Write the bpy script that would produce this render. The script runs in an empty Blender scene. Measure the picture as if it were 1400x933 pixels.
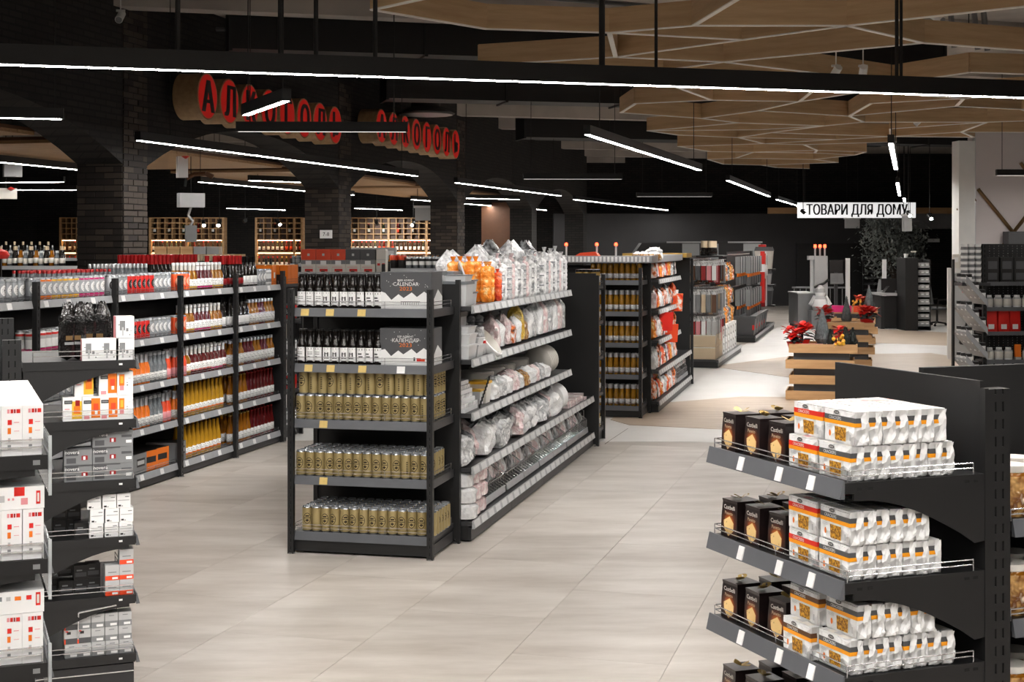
import bpy, bmesh, math, random
from mathutils import Vector, Matrix
RND = random.Random(11)
sc = bpy.context.scene
COL = sc.collection
# ------------------------------------------------------------------ camera, world, exposure
CAM_H = 2.05
cam_d = bpy.data.cameras.new('camera'); cam = bpy.data.objects.new('camera', cam_d); COL.objects.link(cam)
cam.location = (0, 0, CAM_H); cam.rotation_euler = (math.pi/2, 0, 0)
cam_d.sensor_width = 36.0; cam_d.lens = 36.0*2000/1400
cam_d.shift_y = -(466.5-335)/1400
cam_d.clip_end = 200; cam_d.clip_start = 0.05
sc.camera = cam
world = bpy.data.worlds.new('world'); sc.world = world; world.use_nodes = True
world.node_tree.nodes['Background'].inputs[0].default_value = (.5, .5, .52, 1)
world.node_tree.nodes['Background'].inputs[1].default_value = 0.05
sc.view_settings.view_transform = 'Standard'; sc.view_settings.look = 'None'
sc.view_settings.gamma = 1.0; sc.view_settings.use_curve_mapping = False
sc.view_settings.exposure = 0.5
LAMP_POWER = 70.0         # radiance of the linear diffusers
try:
    sc.cycles.max_bounces = 6; sc.cycles.diffuse_bounces = 3; sc.cycles.glossy_bounces = 3
    sc.cycles.transmission_bounces = 4; sc.cycles.transparent_max_bounces = 12
    sc.cycles.sample_clamp_indirect = 6.0; sc.cycles.caustics_reflective = False; sc.cycles.caustics_refractive = False
except Exception: pass
# ------------------------------------------------------------------ helpers
def lin(c):
    r = []
    for v in c[:3]:
        v = v/255.0
        r.append(v/12.92 if v <= .04045 else ((v+.055)/1.055)**2.4)
    return (*r, 1.0)
MATS = {}
class NT:
    """tiny node helper"""
    def __init__(s, name):
        s.m = bpy.data.materials.new(name); s.m.use_nodes = True; s.t = s.m.node_tree
        s.b = s.t.nodes['Principled BSDF']; MATS[name] = s.m
    def n(s, typ, **k):
        nd = s.t.nodes.new(typ)
        for a, b in k.items(): setattr(nd, a, b)
        return nd
    def ln(s, a, b): s.t.links.new(a, b)
    def coord(s, kind='Object'):
        tc = s.n('ShaderNodeTexCoord'); return tc.outputs[kind]
    def xyz(s, kind='Object'):
        sp = s.n('ShaderNodeSeparateXYZ'); s.ln(s.coord(kind), sp.inputs[0]); return sp.outputs
    def op(s, o, *a):
        nd = s.n('ShaderNodeMath', operation=o)
        for i, v in enumerate(a):
            if isinstance(v, (int, float)): nd.inputs[i].default_value = v
            else: s.ln(v, nd.inputs[i])
        return nd.outputs[0]
    def mix(s, f, a, b):
        nd = s.n('ShaderNodeMix', data_type='RGBA')
        for i, v in ((0, f), (6, a), (7, b)):
            if isinstance(v, tuple): nd.inputs[i].default_value = v
            elif isinstance(v, (int, float)): nd.inputs[i].default_value = v
            else: s.ln(v, nd.inputs[i])
        return nd.outputs[2]
    def noise(s, scale, detail=3, vec=None, rough=.5):
        nd = s.n('ShaderNodeTexNoise'); nd.inputs['Scale'].default_value = scale
        nd.inputs['Detail'].default_value = detail; nd.inputs['Roughness'].default_value = rough
        s.ln(vec if vec is not None else s.coord(), nd.inputs['Vector']); return nd.outputs[0]
    def ramp(s, fac, stops):
        nd = s.n('ShaderNodeValToRGB'); e = nd.color_ramp.elements
        while len(e) < len(stops): e.new(.5)
        for q, (p, c) in zip(e, stops): q.position = p; q.color = c
        s.ln(fac, nd.inputs[0]); return nd.outputs[0]
    def scaled(s, v, kind='Object', rot=0):
        mp = s.n('ShaderNodeMapping'); mp.inputs['Scale'].default_value = v; mp.inputs['Rotation'].default_value = (0, 0, rot)
        s.ln(s.coord(kind), mp.inputs[0]); return mp.outputs[0]
    def bump(s, h, strength=.3, dist=.01):
        nd = s.n('ShaderNodeBump'); nd.inputs['Strength'].default_value = strength; nd.inputs['Distance'].default_value = dist
        s.ln(h, nd.inputs['Height']); s.ln(nd.outputs[0], s.b.inputs['Normal'])
    def base(s, v):
        if isinstance(v, tuple): s.b.inputs['Base Color'].default_value = v
        else: s.ln(v, s.b.inputs['Base Color'])
    def set(s, rough=.5, metal=0, spec=None, alpha=None, trans=None):
        s.b.inputs['Roughness'].default_value = rough; s.b.inputs['Metallic'].default_value = metal
        if spec is not None: s.b.inputs['Specular IOR Level'].default_value = spec
        if alpha is not None: s.b.inputs['Alpha'].default_value = alpha
        if trans is not None: s.b.inputs['Transmission Weight'].default_value = trans
def mat(name, c, rough=.5, metal=0, var=.06, vs=6, bump=0, bs=40, alpha=None, trans=None, spec=None):
    if name in MATS: return MATS[name]
    s = NT(name); s.set(rough, metal, spec, alpha, trans); b = lin(c)
    if var:
        d = tuple(max(0, x*(1-var*2)) for x in b[:3])+(1,); l = tuple(min(1, x*(1+var)) for x in b[:3])+(1,)
        s.base(s.mix(s.noise(vs), d, l))
    else: s.base(b)
    if bump: s.bump(s.noise(bs, 4), bump, .004)
    return s.m
def emis(name, c, strength):
    if name in MATS: return MATS[name]
    s = NT(name); s.b.inputs['Base Color'].default_value = lin(c)
    s.b.inputs['Emission Color'].default_value = lin(c); s.b.inputs['Emission Strength'].default_value = strength
    return s.m
def brick_mat(name, a, b, mortar, rough=.85, scale=1.0):
    s = NT(name); s.set(rough)
    br = s.n('ShaderNodeTexBrick'); br.inputs['Scale'].default_value = 1.0
    br.inputs['Color1'].default_value = lin(a); br.inputs['Color2'].default_value = lin(b); br.inputs['Mortar'].default_value = lin(mortar)
    br.inputs['Mortar Size'].default_value = .012; br.inputs['Brick Width'].default_value = .25; br.inputs['Row Height'].default_value = .075
    x, y, z = s.xyz(); cb = s.n('ShaderNodeCombineXYZ'); s.ln(s.op('ADD', x, y), cb.inputs[0]); s.ln(z, cb.inputs[1]); s.ln(cb.outputs[0], br.inputs[0])
    s.ln(br.outputs[0], s.b.inputs['Base Color']); s.bump(br.outputs[1], -.5, .01)
    return s.m
def wood_mat(name, a, b, along=(1, 14, 14), rough=.55):
    s = NT(name); s.set(rough)
    v = s.scaled(along); n = s.noise(2.2, 5, v, .6)
    k = s.noise(1.3, 2)
    c = s.ramp(n, [(.3, lin(a)), (.7, lin(b))]); s.base(s.mix(s.op('MULTIPLY', k, .35), c, lin(tuple(x*.75 for x in a))))
    s.bump(n, .12, .003)
    return s.m

class M:
    """collects faces with materials and becomes one mesh"""
    def __init__(s): s.v = []; s.f = []; s.mi = []; s.mats = []
    def _m(s, m):
        if m not in s.mats: s.mats.append(m)
        return s.mats.index(m)
    def face(s, pts, m):
        k = len(s.v); s.v += [tuple(p) for p in pts]; s.f.append(tuple(range(k, k+len(pts)))); s.mi.append(s._m(m)); return s
    def box(s, x0, x1, y0, y1, z0, z1, m, faces=None):
        k = len(s.v)
        s.v += [(x0,y0,z0),(x1,y0,z0),(x1,y1,z0),(x0,y1,z0),(x0,y0,z1),(x1,y0,z1),(x1,y1,z1),(x0,y1,z1)]
        F = [(0,3,2,1),(4,5,6,7),(0,1,5,4),(1,2,6,5),(2,3,7,6),(3,0,4,7)]
        i = s._m(m)
        for q in F: s.f.append(tuple(k+a for a in q)); s.mi.append(i)
        return s
    def frustum(s, b, t, z0, z1, m, cx=0, cy=0, tx=0, ty=0):
        """b,t = (half x, half y) below and above"""
        k = len(s.v)
        for (hx, hy), z, ox, oy in ((b, z0, cx, cy), (t, z1, cx+tx, cy+ty)):
            s.v += [(ox-hx,oy-hy,z),(ox+hx,oy-hy,z),(ox+hx,oy+hy,z),(ox-hx,oy+hy,z)]
        i = s._m(m)
        for q in [(0,3,2,1),(4,5,6,7),(0,1,5,4),(1,2,6,5),(2,3,7,6),(3,0,4,7)]: s.f.append(tuple(k+a for a in q)); s.mi.append(i)
        return s
    def prism(s, pts, ax, lo, hi, m):
        """polygon extruded along axis ax ('x','y','z'); pts are the two other coordinates in order"""
        n = len(pts); k = len(s.v)
        for h in (lo, hi):
            for a, b in pts:
                s.v.append((h,a,b) if ax == 'x' else (a,h,b) if ax == 'y' else (a,b,h))
        i = s._m(m)
        s.f.append(tuple(range(k+n-1, k-1, -1))); s.f.append(tuple(range(k+n, k+2*n))); s.mi += [i, i]
        for q in range(n):
            r = (q+1) % n; s.f.append((k+q, k+r, k+n+r, k+n+q)); s.mi.append(i)
        return s
    def lathe(s, prof, n=12, cx=0, cy=0, cz=0, cap=True):
        """prof = [(r, z, material of the band below it)]"""
        k = len(s.v)
        for r, z, _ in prof:
            for j in range(n):
                a = 2*math.pi*j/n; s.v.append((cx+r*math.cos(a), cy+r*math.sin(a), cz+z))
        for q in range(1, len(prof)):
            i = s._m(prof[q][2])
            for j in range(n):
                b = (j+1) % n
                s.f.append((k+(q-1)*n+j, k+(q-1)*n+b, k+q*n+b, k+q*n+j)); s.mi.append(i)
        if cap:
            s.f.append(tuple(k+j for j in range(n-1, -1, -1))); s.mi.append(s._m(prof[1][2]))
            q = (len(prof)-1)*n; s.f.append(tuple(k+q+j for j in range(n))); s.mi.append(s._m(prof[-1][2]))
        return s
    def tube(s, p0, p1, r, m, n=6, r1=None, cap=True):
        p0 = Vector(p0); p1 = Vector(p1); d = (p1-p0)
        if d.length < 1e-7: return s
        d.normalize(); u = d.orthogonal().normalized(); w = d.cross(u); k = len(s.v)
        for p, rr in ((p0, r), (p1, r if r1 is None else r1)):
            for j in range(n):
                a = 2*math.pi*(j+.5)/n; s.v.append(tuple(p+u*rr*math.cos(a)+w*rr*math.sin(a)))
        i = s._m(m)
        for j in range(n):
            b = (j+1) % n; s.f.append((k+j, k+b, k+n+b, k+n+j)); s.mi.append(i)
        if cap:
            s.f.append(tuple(k+j for j in range(n-1, -1, -1))); s.f.append(tuple(k+n+j for j in range(n))); s.mi += [i, i]
        return s
    def path(s, pts, r, m, n=6):
        for a, b in zip(pts, pts[1:]): s.tube(a, b, r, m, n)
        return s
    def grid(s, fn, nu, nv, m, mf=None):
        k = len(s.v)
        for a in range(nu+1):
            for b in range(nv+1): s.v.append(tuple(fn(a/nu, b/nv)))
        for a in range(nu):
            for b in range(nv):
                s.f.append((k+a*(nv+1)+b, k+(a+1)*(nv+1)+b, k+(a+1)*(nv+1)+b+1, k+a*(nv+1)+b+1)); s.mi.append(s._m(mf(a/nu, b/nv) if mf else m))
        return s
    def text(s, string, size, m, o, xd, yd, center=True):
        vs, fs, w = text_mesh(string)
        o = Vector(o); xd = Vector(xd); yd = Vector(yd); k = len(s.v); off = -w/2 if center else 0
        for x, y in vs: s.v.append(tuple(o+xd*(x+off)*size+yd*y*size))
        i = s._m(m)
        for q in fs: s.f.append(tuple(k+a for a in q)); s.mi.append(i)
        return s
    def mesh(s, name, smooth=False, angle=35):
        me = bpy.data.meshes.new(name); me.from_pydata(s.v, [], s.f)
        for m in s.mats: me.materials.append(MATS[m] if isinstance(m, str) else m)
        me.polygons.foreach_set('material_index', s.mi)
        if smooth:
            me.polygons.foreach_set('use_smooth', [True]*len(s.f))
            me.set_sharp_from_angle(angle=math.radians(angle))
        me.update(); return me
_TX = {}
def text_mesh(st):
    if st in _TX: return _TX[st]
    cu = bpy.data.curves.new('lettering', 'FONT'); cu.body = st; cu.size = 1.0; cu.resolution_u = 2
    o = bpy.data.objects.new('lettering', cu); COL.objects.link(o)
    dg = bpy.context.evaluated_depsgraph_get(); ev = o.evaluated_get(dg); me = ev.to_mesh()
    vs = [(v.co.x, v.co.y) for v in me.vertices]; fs = [tuple(p.vertices) for p in me.polygons]
    w = max([v[0] for v in vs] or [1]); ev.to_mesh_clear(); bpy.data.objects.remove(o); bpy.data.curves.remove(cu)
    _TX[st] = (vs, fs, w); return _TX[st]

class Fr:
    """a frame on the floor plan: origin and turn (degrees)"""
    def __init__(s, x=0, y=0, z=0, rot=0):
        s.o = Vector((x, y, z)); s.rot = rot; s.rz = math.radians(rot); s.c = math.cos(s.rz); s.s = math.sin(s.rz)
    def P(s, a=0, b=0, c=0): return (s.o.x+a*s.c-b*s.s, s.o.y+a*s.s+b*s.c, s.o.z+c)
    def sub(s, a, b, c=0, rot=0): return Fr(*s.P(a, b, c), s.rot+rot)
def tag(o, label=None, cat=None, group=None, kind=None):
    if label: o['label'] = label
    if cat: o['category'] = cat
    if group: o['group'] = group
    if kind: o['kind'] = kind
    return o
def ob(name, me, parent=None, loc=(0,0,0), rz=0, rot=None, label=None, cat=None, group=None, kind=None):
    if isinstance(me, M): me = me.mesh(name)
    o = bpy.data.objects.new(name, me); COL.objects.link(o)
    o.location = loc; o.rotation_euler = rot if rot else (0, 0, rz)
    if parent: o.parent = parent
    return tag(o, label, cat, group, kind)
def empty(name, fr, label=None, cat=None, group=None, kind=None):
    o = bpy.data.objects.new(name, None); COL.objects.link(o); o.empty_display_size = .1
    o.location = fr.P(); o.rotation_euler = (0, 0, fr.rz)
    return tag(o, label, cat, group, kind)
def put(name, me, fr, a, b, c=0, rz=0, label=None, cat=None, group=None, kids=(), rot=None):
    o = ob(name, me, None, fr.P(a, b, c), fr.rz+math.radians(rz), None, label, cat, group)
    if rot: o.rotation_euler = (math.radians(rot[0]), math.radians(rot[1]), fr.rz+math.radians(rz))
    for kn, km, kloc in kids: ob(kn, km, o, kloc)
    return o
ORD = 'first second third fourth fifth sixth seventh eighth ninth tenth eleventh twelfth thirteenth fourteenth fifteenth sixteenth seventeenth eighteenth nineteenth twentieth'.split()
def nth(i): return ORD[i] if i < 20 else 'twenty-'+ORD[i-20] if i < 29 else 'thirtieth' if i == 29 else 'thirty-'+ORD[i-30]
SEEN_COUNT = {}
def count(key): SEEN_COUNT[key] = SEEN_COUNT.get(key, -1)+1; return SEEN_COUNT[key]
# ------------------------------------------------------------------ materials
mat('black_metal', (25,25,26), .45, 0, .1, 8)
mat('black_panel', (23,23,24), .5, 0, .12, 3)
mat('plinth', (38,38,40), .45, 0, .1, 5)
mat('slot_dark', (8,8,8), .9, 0, 0)
mat('shelf_steel', (56,56,58), .4, 0, .06)
mat('rail_grey', (92,94,98), .35, 0, .08, 10)
mat('rail_pale', (160,162,165), .35, 0, .08, 14)
mat('tag_white', (236,236,236), .5, 0, .05, 60)
mat('tag_pale', (206,207,208), .45, 0, .06, 40)
mat('band_orange', (246,160,24), .4, 0, .05)
mat('tag_yellow', (214,186,112), .5, 0, .1, 60)
mat('wire', (205,205,208), .25, .85, 0)
mat('foot_steel', (150,150,150), .3, .8, 0)
mat('ceiling_concrete', (188,181,174), .9, 0, .25, 1.2, .4, 6)
mat('black_duct', (16,16,17), .55, 0, .15, 2)
mat('lamp_black', (14,14,15), .5, 0, 0)
mat('cable_black', (12,12,12), .6, 0, 0)
mat('wall_black', (58,58,60), .8, 0, .15, 1)
mat('wall_lilac', (214,206,206), .8, 0, .04, 1)
mat('bronze', (122,96,62), .4, .5, .1)
mat('white_paint', (232,232,230), .5, 0, .04)
mat('pale_edge', (255,250,242), .6, 0, .03)
mat('red', (216,38,30), .4, 0, .08); mat('red_deep', (150,20,24), .35, 0, .1); mat('orange', (238,122,28), .4, 0, .08)
mat('orange_red', (226,74,36), .4, 0, .08); mat('yellow', (236,186,60), .4, 0, .08); mat('magenta', (208,30,110), .4, 0, .06)
mat('white', (240,240,240), .4, 0, .03); mat('offwhite', (226,222,214), .45, 0, .05); mat('silver', (200,202,205), .28, .55, .08)
mat('silver_can', (186,190,194), .25, .7, .08); mat('grey', (128,130,132), .45, 0, .07); mat('grey_dark', (78,79,82), .45, 0, .08)
mat('grey_light', (188,189,190), .42, 0, .06); mat('ink', (30,28,28), .45, 0, 0); mat('black_gloss', (16,15,15), .12, 0, 0)
mat('beige', (206,186,156), .5, 0, .06); mat('brown', (92,58,34), .5, 0, .15); mat('pink', (228,150,156), .45, 0, .06)
mat('gold', (196,160,84), .32, .5, .1); mat('gold_foil', (190,160,92), .35, .4, .1)
mat('glass_amber', (150,92,18), .08, 0, .18, 8); mat('glass_gold', (196,146,40), .08, 0, .2, 9); mat('glass_juice', (158,112,28), .07, 0, .3, 14); mat('glass_wine', (92,22,22), .08, 0, .2, 9)
mat('glass_dark', (20,17,15), .06, 0, 0); mat('glass_clear', (124,130,134), .05, 0, .45, 34); mat('glass_green', (40,52,34), .08, 0, .1)
mat('amber_light', (206,170,92), .12, 0, .15, 10)
mat('cap_black', (18,18,18), .35, 0, 0); mat('cap_red', (170,24,26), .3, .3, .05)
mat('plastic_frost', (222,224,226), .3, 0, .04, 10); mat('plastic_grey', (120,124,128), .4, 0, .05)
mat('acrylic', (225,230,232), .08, 0, 0, alpha=.38)
mat('dark_green', (52,58,56), .8, 0, .3, 30); mat('spruce_grey', (112,120,122), .85, 0, .3, 30)
mat('leaf_grey', (132,138,134), .7, 0, .35, 3); mat('bark', (60,50,44), .9, 0, .3, 20)
wood_mat('lattice_wood', (190,156,116), (220,188,146), (.7, 8, 8))
wood_mat('crate_wood', (190,146,100), (214,174,126), (1, 14, 14))
wood_mat('drum_wood', (166,132,92), (196,162,118), (6, 6, 6))
wood_mat('wine_wood', (184,140,92), (222,184,136), (1, 1, 8))
wood_mat('plank_wood', (170,132,92), (205,168,124), (1, 12, 12))
brick_mat('brick_black', (36,32,30), (22,20,20), (12,12,12)); brick_mat('brick_wall', (40,36,34), (25,23,23), (14,14,14))
mat('brick_piece', (70,61,54), .85, 0, .3, 3, .5, 60); mat('brick_piece_dark', (46,40,37), .85, 0, .3, 3, .5, 60)
mat('mortar', (30,28,27), .95, 0, .1)
emis('diffuser', (255,250,244), LAMP_POWER); emis('diffuser_dim', (255,250,244), 1.1); emis('spot_lens', (255,244,228), 40.0); emis('cabinet_light', (255,214,160), 14.0)
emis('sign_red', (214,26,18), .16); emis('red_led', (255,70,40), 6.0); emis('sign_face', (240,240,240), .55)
# printed things
def can_print(name, base, ink_c, emblem=True):
    s = NT(name); s.set(.33, .35); x, y, z = s.xyz()
    b = lin(base); d = tuple(v*.78 for v in b[:3])+(1,)
    ground = s.mix(s.noise(9), d, b)
    ex = s.op('DIVIDE', x, .022); ez = s.op('DIVIDE', s.op('SUBTRACT', z, .088), .034)
    rr = s.op('SQRT', s.op('ADD', s.op('MULTIPLY', ex, ex), s.op('MULTIPLY', ez, ez)))
    ring = s.op('COMPARE', rr, 1.0, .07)
    hat = s.op('MULTIPLY', s.op('LESS_THAN', s.op('ABSOLUTE', x), .012), s.op('COMPARE', z, .103, .005))
    beard = s.op('LESS_THAN', s.op('ADD', s.op('ABSOLUTE', x), s.op('MULTIPLY', s.op('ABSOLUTE', s.op('SUBTRACT', z, .074)), 1.3)), .013)
    bar = s.op('MULTIPLY', s.op('LESS_THAN', s.op('ABSOLUTE', x), .02), s.op('COMPARE', z, .09, .0022))
    k = s.op('MAXIMUM', s.op('MAXIMUM', ring, hat), s.op('MAXIMUM', beard, bar))
    k = s.op('MULTIPLY', k, s.op('LESS_THAN', y, 0.0))
    # the lettering that runs up the back of the can
    back = s.op('MULTIPLY', s.op('GREATER_THAN', y, 0.0), s.op('LESS_THAN', s.op('ABSOLUTE', x), .006))
    wv = s.op('GREATER_THAN', s.op('SINE', s.op('MULTIPLY', z, 520)), -.1)
    back = s.op('MULTIPLY', s.op('MULTIPLY', back, wv), s.op('COMPARE', z, .075, .045))
    s.base(s.mix(s.op('MAXIMUM', k, back), ground, lin(ink_c)))
    return s.m
can_print('gold_can', (180,161,112), (52,42,28))
def label_print(name, base, ink_c, sc_=(60, 60, 220), thr=.56):
    """paper label with rows of small printed marks"""
    s = NT(name); s.set(.45); n = s.noise(1.0, 2, s.scaled(sc_)); z = s.xyz()[2]
    row = s.op('GREATER_THAN', s.op('SINE', s.op('MULTIPLY', z, 420)), .1)
    s.base(s.mix(s.op('MULTIPLY', s.op('MULTIPLY', s.op('GREATER_THAN', n, thr), row), .8), lin(base), lin(ink_c))); return s.m
label_print('label_print', (240,240,238), (60,56,54)); label_print('label_grey', (226,226,224), (96,96,98), (50,50,160), .5)
def can_motif(name, ground, disc, ink_c, accent):
    s = NT(name); s.set(.3, .3); x, y, z = s.xyz(); zz = s.op('SUBTRACT', z, .088)
    rr = s.op('SQRT', s.op('ADD', s.op('MULTIPLY', x, x), s.op('MULTIPLY', s.op('MULTIPLY', zz, zz), .45)))
    c = s.mix(s.op('LESS_THAN', rr, .026), lin(ground), lin(disc))
    n = s.op('GREATER_THAN', s.noise(1.0, 2, s.scaled((110, 110, 150))), .55); inner = s.op('MULTIPLY', s.op('LESS_THAN', rr, .018), n)
    c = s.mix(inner, c, lin(ink_c))
    edge = s.op('GREATER_THAN', s.op('ABSOLUTE', zz), .052); c = s.mix(s.op('MULTIPLY', edge, s.op('GREATER_THAN', s.noise(60, 1), .42)), c, lin(accent))
    s.base(c); return s.m
can_motif('can_silver_m', (150,154,158), (238,238,238), (70,72,76), (120,124,128)); can_motif('can_orange_m', (168,172,176), (240,240,240), (80,80,84), (238,120,30)); can_motif('can_yellow_m', (168,172,176), (240,240,240), (80,80,84), (240,180,50))
can_motif('can_magenta_m', (168,172,176), (240,240,240), (80,80,84), (206,30,112)); can_motif('can_red_m', (214,34,28), (30,26,26), (240,240,240), (200,30,26)); can_motif('can_black_m', (190,192,196), (36,34,36), (240,240,240), (170,174,178)); can_motif('can_or_m', (232,84,40), (240,180,150), (230,80,40), (236,96,40))
def seed_print(name):
    s = NT(name); s.set(.5); n = s.noise(160, 3)
    s.base(s.ramp(n, [(.38, lin((112,66,14))), (.6, lin((214,158,44)))])); return s.m
seed_print('seed_print')
def cake_print():
    s = NT('cake_print'); s.set(.4); v = s.n('ShaderNodeTexVoronoi'); v.inputs['Scale'].default_value = 70; s.ln(s.coord(), v.inputs[0])
    s.base(s.ramp(v.outputs['Distance'], [(.12, lin((96,52,26))), (.3, lin((236,200,136)))])); return s.m
cake_print()
def box_glow():
    s = NT('panettone_box'); s.set(.32); x, y, z = s.xyz(); n = s.noise(30)
    d = s.op('SQRT', s.op('ADD', s.op('MULTIPLY', y, y), s.op('MULTIPLY', s.op('SUBTRACT', z, .045), s.op('SUBTRACT', z, .045))))
    s.base(s.ramp(s.op('ADD', d, s.op('MULTIPLY', n, .01)), [(.02, lin((196,100,24))), (.036, lin((84,40,22))), (.052, lin((30,22,22)))])); return s.m
box_glow()
def film(name, a, b, c=None, scale=9, alpha=1.0, bump=.9):
    """crinkled plastic film over things of two or three colours"""
    s = NT(name); s.set(.16, 0); n = s.noise(scale, 2); st = [(.35, lin(a)), (.55, lin(b))]
    if c: st += [(.68, lin(c))]
    s.base(s.ramp(n, st)); s.bump(s.noise(15, 3, None, .6), bump, .035)
    if alpha < 1: s.b.inputs['Alpha'].default_value = alpha
    return s.m
film('film_white', (248,248,248), (222,223,224), None, 9, 1, .7); film('film_grey', (130,132,134), (236,236,236), None, 12); film('film_clear', (232,233,234), (168,170,172), (250,250,250), 14)
film('film_dark', (44,44,46), (130,132,134), (200,200,200), 12); film('film_rose', (244,236,234), (216,186,188), (250,248,246), 12, 1, .7)
film('film_orange', (226,120,30), (232,150,60), (244,214,150), 20); film('film_toy', (236,236,234), (224,110,40), (60,58,58), 16); film('film_red', (214,54,36), (236,110,60), (240,236,230), 12)
film('film_tan', (206,170,110), (150,98,48), (236,220,190), 14); film('film_black', (14,13,13), (24,22,22), (50,46,44), 8, 1, .28); film('film_yellow', (222,176,58), (236,206,110), (240,238,230), 10)
film('film_cookie', (214,168,104), (120,72,34), (240,226,200), 30)
def crumple(name, c):
    s = NT(name); s.set(.4); s.base(s.mix(s.noise(20), lin(tuple(x*.86 for x in c)), lin(c)))
    v = s.n('ShaderNodeTexVoronoi'); v.inputs['Scale'].default_value = 30; s.ln(s.coord(), v.inputs[0]); s.bump(v.outputs['Distance'], .8, .02); return s.m
crumple('wrap_white', (242,242,242))
def floor_mat(name, a, b, sx, sy, seed, rough=.32):
    s = NT(name); s.set(rough); mp = s.n('ShaderNodeMapping'); mp.inputs['Scale'].default_value = (sx, sy, 1)
    ge = s.n('ShaderNodeNewGeometry'); oi = s.n('ShaderNodeObjectInfo')
    s.ln(ge.outputs['Position'], mp.inputs[0])
    ad = s.n('ShaderNodeVectorMath', operation='ADD'); s.ln(mp.outputs[0], ad.inputs[0])
    cb = s.n('ShaderNodeCombineXYZ'); s.ln(s.op('MULTIPLY', oi.outputs['Random'], 40), cb.inputs[2]); s.ln(cb.outputs[0], ad.inputs[1])
    n = s.noise(1.0, 5, ad.outputs[0], .62)
    c = s.ramp(n, [(.28, lin(a)), (.72, lin(b))])
    v = s.op('ADD', .93, s.op('MULTIPLY', oi.outputs['Random'], .1)); mm = s.n('ShaderNodeMix', data_type='RGBA', blend_type='MULTIPLY'); mm.inputs[0].default_value = 1
    s.ln(c, mm.inputs[6]); cc = s.n('ShaderNodeCombineColor'); [s.ln(v, cc.inputs[i]) for i in range(3)]; s.ln(cc.outputs[0], mm.inputs[7])
    s.base(mm.outputs[2]); s.b.inputs['Roughness'].default_value = rough
    return s.m
floor_mat('tile_stone', (168,159,150), (210,204,197), .9, 3.2, 1, .38); floor_mat('tile_white', (212,210,207), (226,225,223), 1.2, 1.2, 2, .42)
floor_mat('tile_planks', (178,158,138), (204,188,170), 1.5, 9, 3, .42); mat('grout', (120,112,104), .9, 0, .1)
# ------------------------------------------------------------------ the room
ALPHA = -13.5
CEIL = 5.2
floor = ob('floor', M().box(-22, 16, -6, 52, -.12, -.012, 'grout').mesh('floor'), kind='structure', label='pale stone tiled shop floor')
TF = Fr(-.944, 6.87, 0, -15)
tw, tl, gp = .79, 1.40, .0022
tile_me = M().box(0, tw-gp, 0, tl-gp, -.012, 0, 'tile_stone').mesh('tile')
def in_view(p, mx=1.12):
    if p[1] < 5.0: return False
    x = 700+2000*p[0]/p[1]; y = 335+2000*CAM_H/p[1]
    return -120 < x < 1520 and y < 1080
tiles = []
for i in range(-40, 40):
    for j in range(-14, 40):
        off = (i % 2)*.5*tl
        c = TF.P((i+.5)*tw, (j+.5)*tl+off)
        if -21 < c[0] < 15 and -5.5 < c[1] < 51.5: tiles.append((0 if in_view(c) else 1, math.hypot(c[0], c[1]), i, j, off))
tiles.sort()
rest = M()
for k, (u, d, i, j, off) in enumerate(tiles):
    if k < 300:
        ob('tile', tile_me, floor, TF.P(i*tw, j*tl+off), TF.rz)
    else:
        a = i*tw; b = j*tl+off
        q = [TF.P(a, b), TF.P(a+tw-gp, b), TF.P(a+tw-gp, b+tl-gp), TF.P(a, b+tl-gp)]; rest.face(q, 'tile_stone')
        for e in range(4):
            A, B = q[e], q[(e+1) % 4]; rest.face([(A[0],A[1],-.012),(B[0],B[1],-.012), B, A], 'tile_stone')
ob('tile_field', rest.mesh('tile_field'), floor, kind='stuff')
# white and plank patches set into the floor, as many-sided fields
def fl(px, py):
    Y = 2000*CAM_H/(py-335); return ((px-700)/2000*Y, Y)
def inlay(name, pts, m, z, lines=None):
    mm = M().prism(pts, 'z', -.01, z, m)
    ob(name, mm.mesh(name), floor)
W1 = [(-3.2,15.35),(1.75,15.2),(4.6,15.0),(7.5,16.6),(9.5,22),(12.5,34),(10,40),(6.5,36),(3.4,25.2),(-1.5,18.2)]
inlay('white_tile_field', W1, 'tile_white', .004)
for q, pts in enumerate([
    [(1.15,17.1),(1.33,16.6),(2.6,16.1),(5.2,15.9),(6.3,17.6),(5.4,19.4),(3.1,19.7),(1.5,18.6)],
    [(3.35,24.6),(4.4,22.3),(6.2,22.0),(8.6,24.5),(7.9,27.6),(5.4,27.2)],
    [(7.2,20.2),(9.2,21.4),(9.4,23.2),(7.9,22.8)],
    [(6.8,31),(9.2,29.5),(11,33),(8.5,36)]]):
    inlay('plank_tile_field', pts, 'tile_planks', .008)
# joints across the white field
jt = Fr(0, 15.3, 0, -15)
for k in range(1, 9):
    p0 = jt.P(k*.79+.2, 0); p1 = jt.P(k*.79+.2, 1.35)
    if k in (1, 3, 5, 7): ob('tile_joint', M().box(-.003, .003, 0, 1.3, 0, .0046, 'grout').mesh('tile_joint'), floor, p0, jt.rz)
ceiling = ob('ceiling', M().box(-22, 16, -6, 52, CEIL, CEIL+.2, 'ceiling_concrete').mesh('ceiling'), kind='structure', label='dark bare concrete ceiling slab')
for k in range(12):
    fr = Fr(0, 0, 0, -13.5 if k % 2 else -13.5)
    y = 12+k*3.4
    ob('ceiling_beam', M().box(-14, 11, -.16, .16, CEIL-.32, CEIL-.001, 'ceiling_concrete' if k % 4 else 'black_duct').mesh('ceiling_beam'), None, (0, y, 0), math.radians(18 if k % 2 else 16), kind='structure', label='concrete ceiling beam across the shop')
ob('wall_back', M().box(-22, 16, 50.5, 50.9, 0, CEIL, 'brick_wall').mesh('wall_back'), kind='structure', label='black brick wall at the far end of the shop')
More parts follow.
